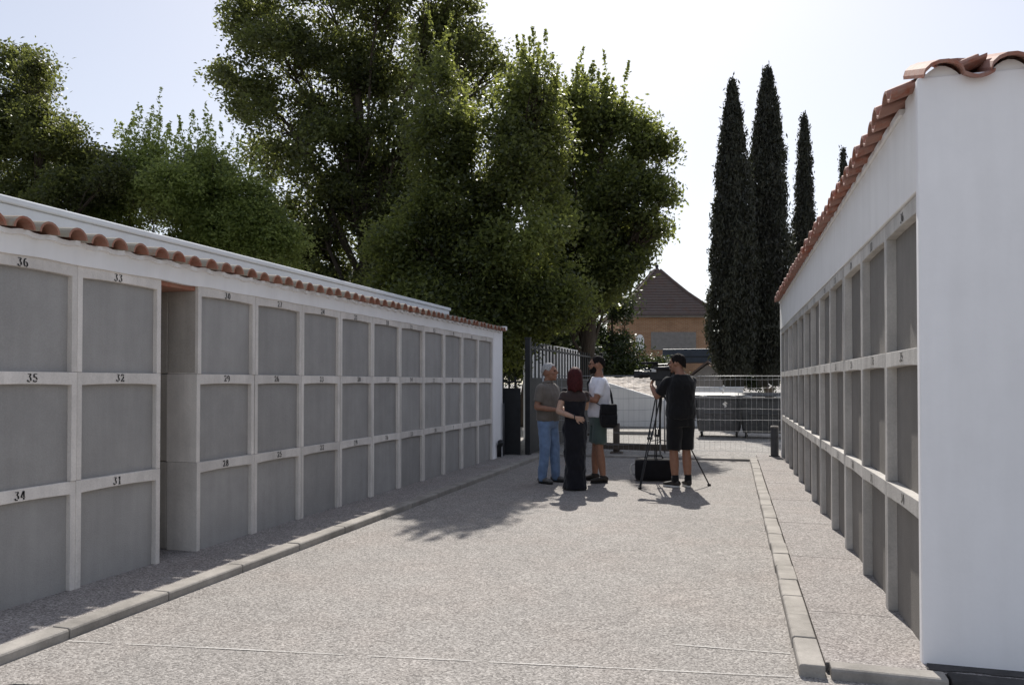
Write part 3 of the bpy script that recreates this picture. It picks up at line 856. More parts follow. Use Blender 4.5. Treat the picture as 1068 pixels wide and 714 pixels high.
def build_body(root, s, skin, arms, legs, Mh, hands, slim=1.0):
    mb = MB()
    mb.rings([ell((0, 0, z*s), rx_*s*.93*slim, ry_*s*.93*slim) for z, rx_, ry_ in TORSO])
    hz = Mh.translation
    limb(mb, (0, -.012*s, 1.42*s), (hz.x*.75, hz.y-.012, 1.56*s), .062*s, .056*s)
    # head
    T = Mh
    mb.ball((0, -.005, .010), (.074, .094, .098), 20, 0, T)
    mb.ball((0, .028, -.055), (.058, .062, .066), 16, 0, T)
    mb.ball((0, .070, -.100), (.026, .022, .02), 12, 0, T)
    mb.ball((0, .076, .026), (.050, .018, .012), 12, 0, T)
    mb.tube([T @ Vector((0, .082, .022)), T @ Vector((0, .098, -.004)), T @ Vector((0, .109, -.024))], [.009, .012, .015], 10)
    mb.ball((0, .097, -.030), (.019, .014, .010), 10, 0, T)
    mb.ball((0, .084, -.058), (.025, .014, .007), 10, 0, T)
    mb.ball((0, .083, -.071), (.022, .013, .008), 10, 0, T)
    for sx in (-1, 1):
        mb.ball((sx*.045, .060, -.025), (.022, .022, .022), 10, 0, T)
        mb.ball((sx*.076, -.008, -.010), (.011, .022, .034), 10, 0, T)
    for (sh, el, wr) in arms:
        limb(mb, sh, el, .050*s, .039*s, .006); limb(mb, el, wr, .041*s, .026*s, .006)
    for hd in hands: hand(mb, *hd, s=s*.98)
    for (hip, kn, an) in legs:
        limb(mb, hip, kn, .086*s, .054*s, .006); limb(mb, kn, an, .054*s, .037*s, .014)
        limb(mb, an, (an[0], an[1]+.045, .05), .036*s, .028*s)
    b = remeshed(mb, 'body', SK[skin], .0075, root, 3)
    for sx in (-1, 1):
        MB().ball((sx*.031, .0775, .008), (.014, .010, .008), 12, 0, T).build('eye', EYE, b, smooth=True)
    MB().ball((0, .0905, -.0635), (.022, .0095, .0055), 12, 0, T).build('mouth', LIP, b, smooth=True)
    return b

def shoe(root, an, toe_dir, mat, sole=None, L=.27):
    d = Vector((math.sin(toe_dir), math.cos(toe_dir), 0)); r_ = Vector((d.y, -d.x, 0))
    o = Vector((an[0], an[1], 0))
    mb = MB(); rg = []
    for t, w, h, z0 in ((-.075, .026, .05, .030), (-.06, .036, .075, .022), (-.01, .040, .085, .02), (.05, .042, .070, .02), (.11, .047, .055, .02), (.16, .045, .045, .02), (.185, .030, .036, .022), (.197, .012, .028, .026)):
        c = o+d*t*L/.27
        rg.append([c+r_*(w*math.cos(2*PI*k/16))+Vector((0, 0, z0+(h-z0+.02)*.5*(1+math.sin(2*PI*k/16)))) for k in range(16)])
    mb.rings(rg)
    mb.tube([o+Vector((0, 0, .05)), o+Vector((0, 0, .105))], [.045, .047], 16)
    sh = remeshed(mb, 'shoe', mat, .006, root, 4)
    pts = []
    mb = MB(); lo, hi = [], []
    for k in range(28):
        a = 2*PI*k/28; t = math.cos(a); w = math.sin(a)
        p = o+d*((.062+.136*t)*L/.27)+r_*(w*(.046+.004*t))
        lo.append(p+Vector((0, 0, .001))); hi.append(p+Vector((0, 0, .026)))
    mb.rings([lo, hi]); mb.build('sole', sole or M['rubber'], sh, bevel=.004)
    return sh

def garment_torso(mb, s, z0, z1, inf, extra=None, shoulders=True, drop=0.0):
    rg = []
    zs = [z0]+[t[0] for t in TORSO if z0+.02 < t[0] < z1-.01]+[z1]
    for z in zs:
        rx_ = np.interp(z, [t[0] for t in TORSO], [t[1] for t in TORSO]); ry_ = np.interp(z, [t[0] for t in TORSO], [t[2] for t in TORSO])
        e = inf+(extra(z) if extra else 0)
        rg.append(ell((0, 0, z*s), (rx_+e)*s, (ry_+e)*s))
    mb.rings(rg)

def sleeve(mb, sh, el, t1, r0, r1):
    sh, el = Vector(sh), Vector(el); e = sh.lerp(el, t1)
    pts = [sh.lerp(e, k/6) for k in range(7)]
    mb.tube(pts, [r0+(r1-r0)*k/6 for k in range(7)], 16); mb.ball(sh, r0, 14)

def person(name_lbl, x, y, rz):
    return empty('person', (x, y, .006), rz, name_lbl, 'person')

# --- man in polo and jeans
s = .985
R = person('grey haired man in taupe polo shirt and light blue jeans, left of the woman', -2.66, 10.74, rad(-112))
Mh = head_matrix(1.615*s, rad(18), 0.02, (0, .03))
A = [((.172, 0, 1.365*s), (.235, -.03, 1.10*s), (.10, .24, 1.06*s)), ((-.172, 0, 1.365*s), (-.235, -.02, 1.11*s), (-.06, .23, 1.08*s))]
Lg = [((.085, 0, .88*s), (.105, .02, .48*s), (.115, -.02, .085)), ((-.085, 0, .88*s), (-.115, .03, .48*s), (-.145, .03, .085))]
build_body(R, s, 'tan', A, Lg, Mh, [((.10, .24, 1.06*s), (-.85, .45, .05), (0, -.6, -.7), .55, 1), ((-.06, .23, 1.08*s), (.85, .45, -.05), (0, -.6, -.6), .55, -1)])
mb = MB(); garment_torso(mb, s, .90, 1.445, .020, lambda z: .016*max(0, 1-abs(z-1.08)/.25))
for sh, el, wr in A: sleeve(mb, sh, el, .72, .070, .066)
shirt = remeshed(mb, 'polo_shirt', CL['taupe'], .010, R, 3, .011, 11, 1)
MB().tube([(math.cos(a_)*.075, math.sin(a_)*.068-.008, 1.452*s+.012*math.sin(a_)) for a_ in [2*PI*k/20 for k in range(21)]], .016, 8, sq=(1, 1.5)).build('collar', CL['taupe'], shirt, smooth=True)
mb = MB(); mb.rings([ell((0, 0, z*s), rx_*s, ry_*s) for z, rx_, ry_ in ((.80, .172, .112), (.87, .178, .125), (.95, .178, .130), (.99, .170, .126))])
for h_, k_, a_ in Lg: limb(mb, h_, k_, .100*s, .080*s); limb(mb, k_, (a_[0], a_[1], .075), .080*s, .066*s)
remeshed(mb, 'jeans', CL['jeans'], .010, R, 3, .011, 13, 2)
for h_, k_, a_ in Lg: shoe(R, a_, .12 if a_[0] > 0 else -.25, CL['grey'])
hair_cap(short_hair(.062, .0, -.07, -.01), (.081, .103, .105), .007, Mh, HR['grey'], R)

# --- woman with the microphone, seen from behind
s = .93
R = person('woman with a dark red bob in a long black dress, seen from behind', -2.14, 10.14, rad(20))
Mh = head_matrix(1.62*s, rad(5), -.02, (0, .01))
A = [((-.150, 0, 1.365*s), (-.235, -.08, 1.13*s), (-.02, -.185, 1.045*s)), ((.150, 0, 1.365*s), (.175, .16, 1.17*s), (.03, .36, 1.33*s))]
Lg = [((.08, 0, .88*s), (.08, .01, .48*s), (.08, -.01, .085)), ((-.08, 0, .88*s), (-.08, .01, .48*s), (-.08, -.01, .085))]
build_body(R, s*.95, 'fair', A, Lg, Mh, [((-.02, -.185, 1.045*s), (.95, -.05, -.30), (0, -.8, -.1), .35, 1), ((.03, .36, 1.33*s), (-.6, .45, .65), (-.6, -.2, -.4), .8, -1)], .84)
mb = MB(); mb.rings([ell((0, 0, z*s), rx_*s, ry_*s) for z, rx_, ry_ in ((.012, .172, .160), (.12, .160, .146), (.40, .150, .128), (.70, .172, .138), (.88, .180, .142), (.97, .170, .130), (1.07, .148, .114), (1.12, .146, .112), (1.20, .154, .118), (1.285, .164, .116), (1.30, .158, .112))])
remeshed(mb, 'dress', CL['dress'], .011, R, 3, .020, 12, 3)
mb = MB(); garment_torso(mb, s, 1.27, 1.44, .008)
for sh, el, wr in A: sleeve(mb, sh, el, .40, .052, .056)
remeshed(mb, 'lace_yoke', CL['lace'], .009, R, 3, .003, 14, 4)
for h_, k_, a_ in Lg: shoe(R, (a_[0], a_[1]+.02), 0, CL['shoe'], L=.24)
def bob(az):
    c = math.cos(az)
    if c > .80: return .065
    if c > .45: return .065+(-.18-.065)*((.80-c)/.35)
    return -.185+.012*math.sin(az*5)
hair_cap(bob, (.090, .108, .112), .007, Mh, HR['red'], R, bulge=.10, freq=35)
MB().tube([Vector((-.035, -.178, 1.052*s))+Vector((0, math.cos(2*PI*k/14)*.032, math.sin(2*PI*k/14)*.032)) for k in range(15)], .007, 6).build('bracelet', M['black'], R, smooth=True)
mp = R.matrix_basis @ Vector((.02, .40, 1.30*s))
mic = empty('microphone', (R.location.x, R.location.y, 0), R.rotation_euler.z, 'black handheld microphone held towards the grey haired man', 'microphone')
a0, a1 = Vector((.0, .385, 1.31*s)), Vector((-.105, .50, 1.46*s)); dd = (a1-a0).normalized()
MB().tube([a0-dd*.08, a0+dd*.10], [.013, .016], 12).build('handle', M['black'], mic, smooth=True)
MB().ball(a0+dd*.15, .046, 16).build('foam_head', M['blackcloth'], mic, smooth=True)

# --- man in white T-shirt and shorts
s = 1.045
R = person('bearded man with glasses in a white t-shirt and grey green shorts, arms crossed', -1.98, 11.06, rad(112))
Mh = head_matrix(1.625*s, rad(-18), -.03, (0, .03))
A = [((-.176, 0, 1.365*s), (-.235, .09, 1.13*s), (.07, .255, 1.16*s)), ((.176, 0, 1.365*s), (.235, .09, 1.13*s), (-.07, .225, 1.12*s))]
Lg = [((.085, 0, .88*s), (.12, .02, .48*s), (.15, .03, .085)), ((-.085, 0, .88*s), (-.12, .02, .48*s), (-.145, -.03, .085))]
build_body(R, s, 'tan', A, Lg, Mh, [((.07, .255, 1.16*s), (.9, -.15, .1), (0, -1, 0), .35, 1), ((-.07, .225, 1.12*s), (-.9, -.1, .12), (0, -1, 0), .35, -1)])
mb = MB(); garment_torso(mb, s, .895, 1.447, .020, lambda z: .012*max(0, 1-abs(z-1.05)/.3))
for sh, el, wr in A: sleeve(mb, sh, el, .70, .068, .068)
remeshed(mb, 'tshirt', CL['white'], .010, R, 3, .011, 11, 5)
mb = MB(); mb.rings([ell((0, 0, z*s), rx_*s, ry_*s) for z, rx_, ry_ in ((.78, .178, .122), (.87, .180, .128), (.93, .176, .126), (.97, .168, .122))])
for h_, k_, a_ in Lg: limb(mb, h_, Vector(h_).lerp(Vector(k_), .72), .105*s, .100*s); mb.tube([Vector(h_), Vector(h_).lerp(Vector(k_), .86)], [.1*s, .104*s], 18)
remeshed(mb, 'shorts', CL['olive'], .010, R, 3, .007, 9, 6)
for h_, k_, a_ in Lg: shoe(R, a_, .2 if a_[0] > 0 else -.2, CL['shoe'])
hair_cap(short_hair(.060, .0, -.06, -.015), (.080, .101, .106), .008, Mh, HR['dark'], R)
mb = MB()
mb.ball((0, .036, -.078), (.061, .060, .050), 18, 0, Mh); mb.ball((0, .072, -.102), (.03, .025, .024), 12, 0, Mh)
mb.ball((.050, .03, -.055), (.014, .03, .04), 10, 0, Mh); mb.ball((-.050, .03, -.055), (.014, .03, .04), 10, 0, Mh)
remeshed(mb, 'beard', HR['dark'], .006, R, 2, .003, 60, 2)
mb = MB()
for sx in (-1, 1):
    mb.tube([Mh @ Vector((sx*.033+.024*math.cos(2*PI*k/16), .100-.006*abs(math.cos(2*PI*k/16)), .008+.019*math.sin(2*PI*k/16))) for k in range(17)], .0028, 6)
    mb.tube([Mh @ Vector((sx*.056, .094, .012)), Mh @ Vector((sx*.079, .06, .010)), Mh @ Vector((sx*.080, -.005, .004))], .0026, 6)
mb.tube([Mh @ Vector((-.010, .101, .012)), Mh @ Vector((.010, .101, .012))], .0026, 6)
mb.build('glasses', M['black'], R, smooth=True)
SB = empty('shoulder_bag', R.location, R.rotation_euler.z, 'black shoulder bag hanging at the hip of the man in white', 'bag')
bx, by, bz = -.265, -.08, .76*s
mb = MB(); rg = []
for z, w, d in ((.0, .085, .045), (.03, .112, .062), (.15, .128, .074), (.25, .120, .064), (.31, .100, .05), (.33, .08, .035)):
    rg.append(ell((0, 0, z), d, w, 20, None, 4))
mb.rings(rg)
mb.box((-.088, -.11, .04), (-.068, .11, .17))
Tb = Matrix.Translation((bx, by, bz))
mb.v = [tuple(Tb @ Vector(v)) for v in mb.v]
remeshed(mb, 'bag_body', M['blackcloth'], .009, SB, 6, .010, 9, 11)
fl = MB().box((bx-.078, by-.116, bz+.19), (bx+.042, by+.116, bz+.335)); remeshed(fl, 'flap', M['blackcloth'], .010, SB, 10, .008, 12, 12)
mb = MB().tube([(bx, by+.10, bz+.31), (-.215, .10, 1.10*s), (-.10, .175, 1.24*s), (.03, .160, 1.36*s), (.10, .075, 1.47*s), (.11, -.02, 1.49*s), (.06, -.125, 1.40*s), (-.06, -.165, 1.22*s), (-.18, -.165, 1.06*s), (bx, by-.10, bz+.31)], .017, 8, sq=(1, .35))
mb.build('strap', M['blackcloth'], SB, smooth=True)

# --- camera operator
s = 1.065
R = person('camera operator in black t-shirt and shorts, back turned, right of the tripod', -.80, 10.80, rad(30))
Mh = head_matrix(1.60*s, rad(42), -.06, (-.02, .06))
A = [((-.176, .01, 1.362*s), (-.27, .17, 1.165*s), (-.25, .40, 1.30*s)), ((.176, .01, 1.362*s), (.22, .22, 1.18*s), (.01, .42, 1.33*s))]
Lg = [((.085, 0, .88*s), (.095, .02, .48*s), (.10, -.02, .085)), ((-.085, 0, .88*s), (-.095, .02, .48*s), (-.085, -.01, .085))]
build_body(R, s, 'tan', A, Lg, Mh, [((-.25, .40, 1.30*s), (.25, .65, .5), (.8, .0, -.1), .7, -1), ((.01, .42, 1.33*s), (-.5, .5, .4), (-.6, -.1, -.4), .7, 1)])
mb = MB(); garment_torso(mb, s, .88, 1.447, .024, lambda z: .014*max(0, 1-abs(z-1.03)/.3))
for sh, el, wr in A: sleeve(mb, sh, el, .80, .070, .072)
remeshed(mb, 'tshirt', CL['black'], .010, R, 3, .012, 11, 7)
mb = MB(); mb.rings([ell((0, 0, z*s), rx_*s, ry_*s) for z, rx_, ry_ in ((.78, .180, .125), (.87, .182, .130), (.93, .178, .128), (.97, .168, .122))])
for h_, k_, a_ in Lg: mb.tube([Vector(h_), Vector(h_).lerp(Vector(k_), .5), Vector(h_).lerp(Vector(k_), 1.0)], [.105*s, .104*s, .096*s], 18)
remeshed(mb, 'shorts', CL['black'], .010, R, 3, .008, 9, 8)
for h_, k_, a_ in Lg:
    MB().tube([(a_[0], a_[1], .07), (a_[0], a_[1], .17)], [.050, .049], 16).build('sock', CL['black'], R, smooth=True)
    shoe(R, a_, (.15 if a_[0] > 0 else -.55), CL['shoe'], CL['sole'])
hair_cap(short_hair(.058, -.02, -.085, -.02), (.081, .103, .106), .010, Mh, HR['dark'], R)

# ------------------------------------------------------------------ tripod, camera, equipment bag
AP = Vector((-1.10, 11.02, 1.30))
T = empty('tripod', (AP.x, AP.y, .006), 0, 'black twin tube tripod carrying the video camera', 'tripod')
for fx, fy in ((-1.31, 10.42), (-1.24, 11.55), (-.43, 11.03)):
    ft = Vector((fx-AP.x, fy-AP.y, .015)); tp = Vector((ft.x*.07, ft.y*.07, 1.27)); side = Vector((-ft.y, ft.x, 0)).normalized()
    mb = MB(); md = tp.lerp(ft, .48)
    for q in (-1, 1):
        mb.tube([tp+side*q*.035, md+side*q*.026], .0095, 8)
    lo_ = tp.lerp(ft, .40)
    for q in (-1, 1): mb.tube([lo_+side*q*.016, ft+side*q*.008], .0085, 8)
    mb.box(*( (md-Vector((.035, .035, .02))), (md+Vector((.035, .035, .02))) ))
    lg = mb.build('leg', M['tri'], T, smooth=False)
    MB().ball(ft, (.028, .028, .018), 10).build('foot', M['rubber'], lg, smooth=True)
mb = MB().tube([(0, 0, 1.22), (0, 0, 1.30), (0, 0, 1.36)], [.06, .075, .05], 16); mb.ball((0, 0, 1.38), .05, 14)
mb.box((-.06, -.045, 1.39), (.06, .045, 1.46)); mb.build('fluid_head', M['tri'], T)
MB().tube([(.02, -.05, 1.42), (.22, -.16, 1.30), (.34, -.22, 1.26)], [.009, .009, .015], 8).build('pan_handle', M['tri'], T, smooth=True)
mb = MB()
for k in range(3):
    a_ = 2*PI*k/3+.4; mb.tube([(0, 0, .62), (math.cos(a_)*.18, math.sin(a_)*.18, .60)], .008, 6)
mb.tube([(0, 0, 1.22), (0, 0, .58)], .014, 8)
mb.build('spreader', M['tri'], T)
V = empty('video_camera', (AP.x, AP.y, 1.466), rad(172), 'black shoulder video camera with long lens on the tripod', 'video camera')
mb = MB().box((-.17, -.055, .012), (.13, .055, .165)).box((-.15, -.057, .0), (.10, .057, .012)); mb.build('body', M['black'], V, bevel=.012)
mb = MB().tube([(.13, 0, .09), (.17, 0, .09), (.172, 0, .09), (.25, 0, .09), (.252, 0, .09), (.29, 0, .09)], [.045, .045, .052, .050, .058, .060], 22)
mb.tube([(.2901, 0, .09), (.292, 0, .09)], .052, 22, 1); ln = mb.build('lens', [M['black'], M['lens']], V)
MB().box((.285, -.07, .04), (.36, .07, .145)).build('lens_hood', M['black'], V, bevel=.01)
mb = MB().tube([(-.12, 0, .165), (-.11, 0, .225), (.09, 0, .225), (.12, 0, .165)], .014, 8); mb.build('handle', M['black'], V)
MB().tube([(.02, .03, .25), (.26, .03, .25)], .017, 10).build('gun_microphone', M['blackcloth'], V, smooth=True)
mb = MB().tube([(.06, .075, .175), (-.10, .085, .175), (-.16, .085, .175)], [.022, .024, .034], 12); mb.build('viewfinder', M['black'], V)
MB().box((.03, .07, .12), (.10, .09, .17)).build('monitor', M['silver'], V, bevel=.004)
MB().box((-.26, -.045, .03), (-.171, .045, .15)).build('battery', M['black'], V, bevel=.008)
MB().tube([(.14, .0, .152), (.23, 0, .152)], .006, 6).build('trim_line', M['silver'], V)

B = empty('equipment_bag', (-1.22, 11.42, .006), rad(8), 'black padded equipment bag on the ground under the tripod', 'bag')
mb = MB(); rg = []
for x, k in ((-.285, .80), (-.27, .94), (-.2, 1.0), (0, 1.01), (.2, 1.0), (.27, .94), (.285, .80)):
    rg.append([Vector((x, q.x, q.y+.165)) for q in [Vector((.14*k*(abs(math.cos(a))**.5)*(1 if math.cos(a) > 0 else -1), .16*k*(abs(math.sin(a))**.5)*(1 if math.sin(a) > 0 else -1))) for a in [2*PI*i/24 for i in range(24)]]])
mb.rings(rg); mb.build('bag_body', M['blackcloth'], B, bevel=.004, smooth=True)
MB().tube([(-.285, .0, .24), (-.33, 0, .23), (-.352, 0, .16), (-.335, 0, .09), (-.285, 0, .07)], .014, 8).build('end_handle', M['pvc'], B, smooth=True)
MB().tube([(-.12, -.02, .325), (-.10, -.02, .365), (.10, -.02, .365), (.12, -.02, .325)], .012, 8).build('handle', M['blackcloth'], B, smooth=True)
MB().tube([(-.27, -.05, .312), (.27, -.05, .312)], .004, 6).build('zip', M['silver'], B)

# ------------------------------------------------------------------ trees
LEAF = {
 'poplar': m_leaf('leaves_dark', (.038, .044, .022), (.085, .100, .040), .42, (.26, .29, .07)),
 'lighter': m_leaf('leaves_mid', (.032, .040, .019), (.092, .112, .042), .42, (.36, .40, .09)),
 'shrub': m_leaf('leaves_bright', (.056, .080, .030), (.135, .172, .060), .54, (.52, .59, .17)),
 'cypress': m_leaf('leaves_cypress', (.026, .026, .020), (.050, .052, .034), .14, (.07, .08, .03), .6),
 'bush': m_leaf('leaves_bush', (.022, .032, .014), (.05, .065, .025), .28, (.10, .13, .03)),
}
def leaves_mesh(name, cent, tint, L, Wd, mat, up_bias=0.0, aniso=None):
    n = len(cent)
    a = RNG.normal(size=(n, 3)); 
    if aniso is not None: a = a*np.array(aniso)
    a /= np.linalg.norm(a, axis=1)[:, None]+1e-9
    b = RNG.normal(size=(n, 3)); b -= a*(a*b).sum(1)[:, None]; b /= np.linalg.norm(b, axis=1)[:, None]+1e-9
    if up_bias:
        c = np.cross(a, b); c[:, 2] += up_bias*np.sign(c[:, 2]+1e-6); c /= np.linalg.norm(c, axis=1)[:, None]
        a -= c*(a*c).sum(1)[:, None]; a /= np.linalg.norm(a, axis=1)[:, None]+1e-9; b = np.cross(c, a)
    nrm = np.cross(a, b)
    l = L*RNG.uniform(.6, 1.3, n)[:, None]; w = Wd*RNG.uniform(.6, 1.3, n)[:, None]
    v = np.empty((n, 4, 3), np.float32)
    v[:, 0] = cent-a*l*.5; v[:, 1] = cent+b*w*.5+nrm*w*.18-a*l*.06; v[:, 2] = cent+a*l*.5; v[:, 3] = cent-b*w*.5+nrm*w*.18-a*l*.06
    me = bpy.data.meshes.new(name)
    me.vertices.add(n*4); me.vertices.foreach_set('co', v.reshape(-1))
    me.loops.add(n*4); me.loops.foreach_set('vertex_index', np.arange(n*4, dtype=np.int32))
    me.polygons.add(n); me.polygons.foreach_set('loop_start', np.arange(0, n*4, 4, dtype=np.int32))
    at_ = me.attributes.new('tint', 'FLOAT', 'POINT'); at_.data.foreach_set('value', np.repeat(tint, 4).astype(np.float32))
    me.materials.append(mat); me.update(); me.validate()
    return me

def noise3(P, f, seed):
    return np.array([mnoise.noise(Vector((p[0]*f+seed, p[1]*f, p[2]*f))) for p in P])

def lobe_clumps(c, r, n, gap, seed, f=.9):
    d = RNG.normal(size=(n*2, 3)); d /= np.linalg.norm(d, axis=1)[:, None]
    q = RNG.uniform(.12, 1, n*2)**.45*np.where(RNG.uniform(0, 1, n*2) < .10, RNG.uniform(1.0, 1.32, n*2), 1.0)
    P = np.array(c)+d*q[:, None]*np.array(r)
    k = noise3(P, f, seed)+.35*noise3(P, f*2.7, seed+9) > gap
    return P[k][:n]

def tree(name, label, cat, base, trunk_r, lobes, n_clump, per, leaf, mat, spread=.24, gap=-.12, group=None, trunk_top=None, bark='bark', lean=0.0, shoots=0):
    """lobes: world-space (centre, radius) boxes of foliage carried on limbs from one trunk"""
    base = Vector((base[0], base[1], 0)); seed = RNG.uniform(0, 50)
    root = empty(name, base, 0, label, cat, group)
    vol = [l[1][0]*l[1][1]*l[1][2] for l in lobes]; tot = sum(v**.67 for v in vol)
    cl = []
    for (c, r), v in zip(lobes, vol):
        cl.append(lobe_clumps(np.array(c)-np.array(base), r, max(12, int(n_clump*v**.67/tot)), gap, seed))
    clumps = np.concatenate(cl)
    n = len(clumps)
    tone = np.clip(.5+.55*noise3(clumps, .55, seed+3)+RNG.normal(0, .16, n), 0, 1)
    cnt = np.maximum(6, (per*RNG.uniform(.5, 1.5, n))).astype(int)
    idx = np.repeat(np.arange(n), cnt)
    sc = spread*RNG.uniform(.6, 1.35, n)
    P = clumps[idx]+np.clip(RNG.normal(size=(len(idx), 3)), -1.55, 1.55)*sc[idx][:, None]*np.array([1, 1, .72])
    tint = np.clip(tone[idx]+RNG.normal(0, .12, len(idx)), 0, 1)
    if shoots:
        top = clumps[np.argsort(-clumps[:, 2]+RNG.uniform(0, 1.6, n))[:shoots]]
        SP = []
        for t in top:
            h = RNG.uniform(.35, 1.3); k = int(70*h); u = RNG.uniform(0, 1, k); dx = RNG.normal(0, .16, 2)
            SP.append(np.stack([t[0]+dx[0]*u*h+RNG.normal(0, .07, k)*(1.15-u), t[1]+dx[1]*u*h+RNG.normal(0, .07, k)*(1.15-u), t[2]+u*h], 1))
        SP = np.concatenate(SP); P = np.concatenate([P, SP]); tint = np.concatenate([tint, np.clip(RNG.normal(.75, .15, len(SP)), 0, 1)])
    ok = P[:, 2] > .05
    link('foliage', leaves_mesh('foliage', P[ok], tint[ok], leaf, leaf*.58, mat, .25), root)
    # trunk and limbs
    cz = [np.array(c)-np.array(base) for c, r in lobes]
    ctr = np.mean(cz, 0); top = trunk_top or max(2.5, ctr[2]*.9)
    mb = MB(); tp = []
    for i in range(9):
        t = i/8; tp.append(Vector((ctr[0]*t**1.6*.7+.12*mnoise.noise(Vector((t*3, seed, 0))), ctr[1]*t**1.6*.7+.12*mnoise.noise(Vector((t*3, 0, seed))), top*t)))
    mb.tube(tp, [trunk_r*(1.35 if i == 0 else 1)*(1-.72*i/8) for i in range(9)], 12)
    for c, (cc, r) in zip(cz, lobes):
        k = min(7, max(2, int(8*(c[2]*.55)/top))); s_ = tp[k]; e = Vector(c)+Vector((0, 0, r[2]*.3)); m = s_.lerp(e, .5)+Vector((0, 0, .12*(e-s_).length))+Vector(RNG.normal(0, .28, 3))
        q = [s_.lerp(m, i/3) if i < 3 else m for i in range(4)]+[m.lerp(e, i/3) for i in (1, 2, 3)]
        rr = trunk_r*(1-.72*k/8)*.32
        mb.tube(q, [rr*(1-.8*i/6) for i in range(7)], 8)
        sub = cl[lobes.index((cc, r))]
        for p in sub[::max(1, len(sub)//9)]:
            a0 = q[RNG.integers(3, 6)]; p = Vector(p); mm = a0.lerp(p, .55)+Vector(RNG.normal(0, .08, 3))
            mb.tube([a0, mm, p], [rr*.3, rr*.2, .006], 5)
    mb.build('trunk', M[bark], root, smooth=True)
    return root

def px_lobes(lst, Y, depth=.9, jit=.8):
    out = []
    for (px, py, rp) in lst:
        p = at(px, py, Y+random.uniform(-jit, jit)); dist = (p-Vector((0, 0, CAM_H))).dot(FW); r = rp*dist/F_PX
        out.append((tuple(p), (r, r*depth, r*.92)))
    return out

T1 = [(268,16,40),(330,-15,55),(400,-20,55),(460,-5,45),(500,48,22),(490,88,26),(520,72,14),(300,60,50),(255,92,30),(232,80,16),(350,90,60),(410,60,55),(455,50,42),(300,135,45),(360,165,58),(278,165,24),(325,225,48),(400,150,48),(446,120,45),(380,255,60),(440,215,45),(322,285,42),(280,225,20),(345,320,60),(420,320,60),(300,250,40),(390,200,50),(290,300,50)]
tree('broadleaf_tree', 'tallest broadleaf tree, dark and airy, its crown cut by the top of the photo', 'tree', at(385, 400, 20.5).xy, .34, px_lobes(T1, 20.5), 3000, 52, .135, LEAF['poplar'], .24, -.09, 'broadleaf trees behind the left wall', trunk_top=11, shoots=50)
T2 = [(470,150,45),(520,168,50),(552,185,34),(480,215,55),(535,250,50),(430,255,48),(500,300,58),(455,330,50),(560,310,42),(562,118,32),(540,100,20),(564,88,16),(572,150,24),(530,345,40),(575,230,25),(450,90,25),(470,270,50),(420,320,50),(580,300,40),(500,345,42),(570,318,28)]
tree('broadleaf_tree', 'rounded light green tree just behind the far end of the left niche wall', 'tree', at(497, 400, 15.9).xy, .26, px_lobes(T2, 15.9), 2400, 52, .108, LEAF['lighter'], .22, -.17, 'broadleaf trees behind the left wall', trunk_top=5.6, shoots=60)
T3 = [(618,122,30),(640,118,20),(655,148,32),(685,152,14),(697,158,7),(592,118,26),(605,190,44),(650,205,34),(678,195,18),(694,205,9),(688,238,13),(640,255,34),(672,228,14),(595,255,44),(620,300,26),(655,282,22),(600,315,25),(665,250,22),(610,230,45),(570,300,40),(590,325,22),(640,290,30),(575,255,30)]
tree('broadleaf_tree', 'ragged broadleaf tree against the white sky, next to the brick house roof', 'tree', at(612, 400, 20.8).xy, .24, px_lobes(T3, 20.8), 1900, 52, .125, LEAF['lighter'], .22, -.20, 'broadleaf trees behind the left wall', trunk_top=8.0, shoots=45)
TL = [(18,85,36),(40,75,18),(55,130,32),(85,178,28),(30,150,48),(0,205,55),(70,215,42),(112,175,16),(-40,120,60),(-30,210,60),(100,172,22),(118,192,24)]
tree('broadleaf_tree', 'dark green tree at the left edge of the photo above the red tiled eave', 'tree', at(15, 400, 13.5).xy, .2, px_lobes(TL, 13.5), 2000, 50, .092, LEAF['poplar'], .16, -.22, 'broadleaf trees behind the left wall', trunk_top=5.5)
for lst, Y, lb in (([(150,190,32),(130,225,42),(175,205,35),(165,170,20),(190,240,45)], 14.0, 'bright green bushy shrub with upright shoots, left of its twin behind the left niche wall'),
                   ([(222,190,32),(250,205,34),(205,185,25),(275,240,34),(240,250,42),(215,230,40),(290,262,30)], 14.8, 'bright green bushy shrub with upright shoots, between its twin and the tallest tree')):
    tree('tall_shrub', lb, 'shrub', at(lst[0][0]+10, 400, Y).xy, .1, px_lobes(lst, Y, 1.0, .4), 900, 50, .085, LEAF['shrub'], .17, -.18, 'tall shrubs behind the left wall', trunk_top=3.2, shoots=46)
# understorey against the light: dark shrubs behind gate and house
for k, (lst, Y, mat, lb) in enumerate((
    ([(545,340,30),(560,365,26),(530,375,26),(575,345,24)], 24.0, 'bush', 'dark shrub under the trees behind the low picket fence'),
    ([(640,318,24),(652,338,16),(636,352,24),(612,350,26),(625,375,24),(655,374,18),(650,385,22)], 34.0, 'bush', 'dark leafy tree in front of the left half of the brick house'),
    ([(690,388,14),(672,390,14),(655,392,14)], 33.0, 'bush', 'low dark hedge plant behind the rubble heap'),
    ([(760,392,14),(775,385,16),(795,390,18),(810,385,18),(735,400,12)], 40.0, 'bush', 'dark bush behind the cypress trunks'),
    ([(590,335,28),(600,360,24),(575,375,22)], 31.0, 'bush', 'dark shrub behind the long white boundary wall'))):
    tree('dark_shrub', lb, 'shrub', at(lst[0][0], 400, Y).xy, .12, px_lobes(lst, Y, 1.0, .5), 420, 40, .15, LEAF[mat], .24, -.2, 'dark shrubs in the background', trunk_top=at(lst[0][0], lst[0][1], Y).z)

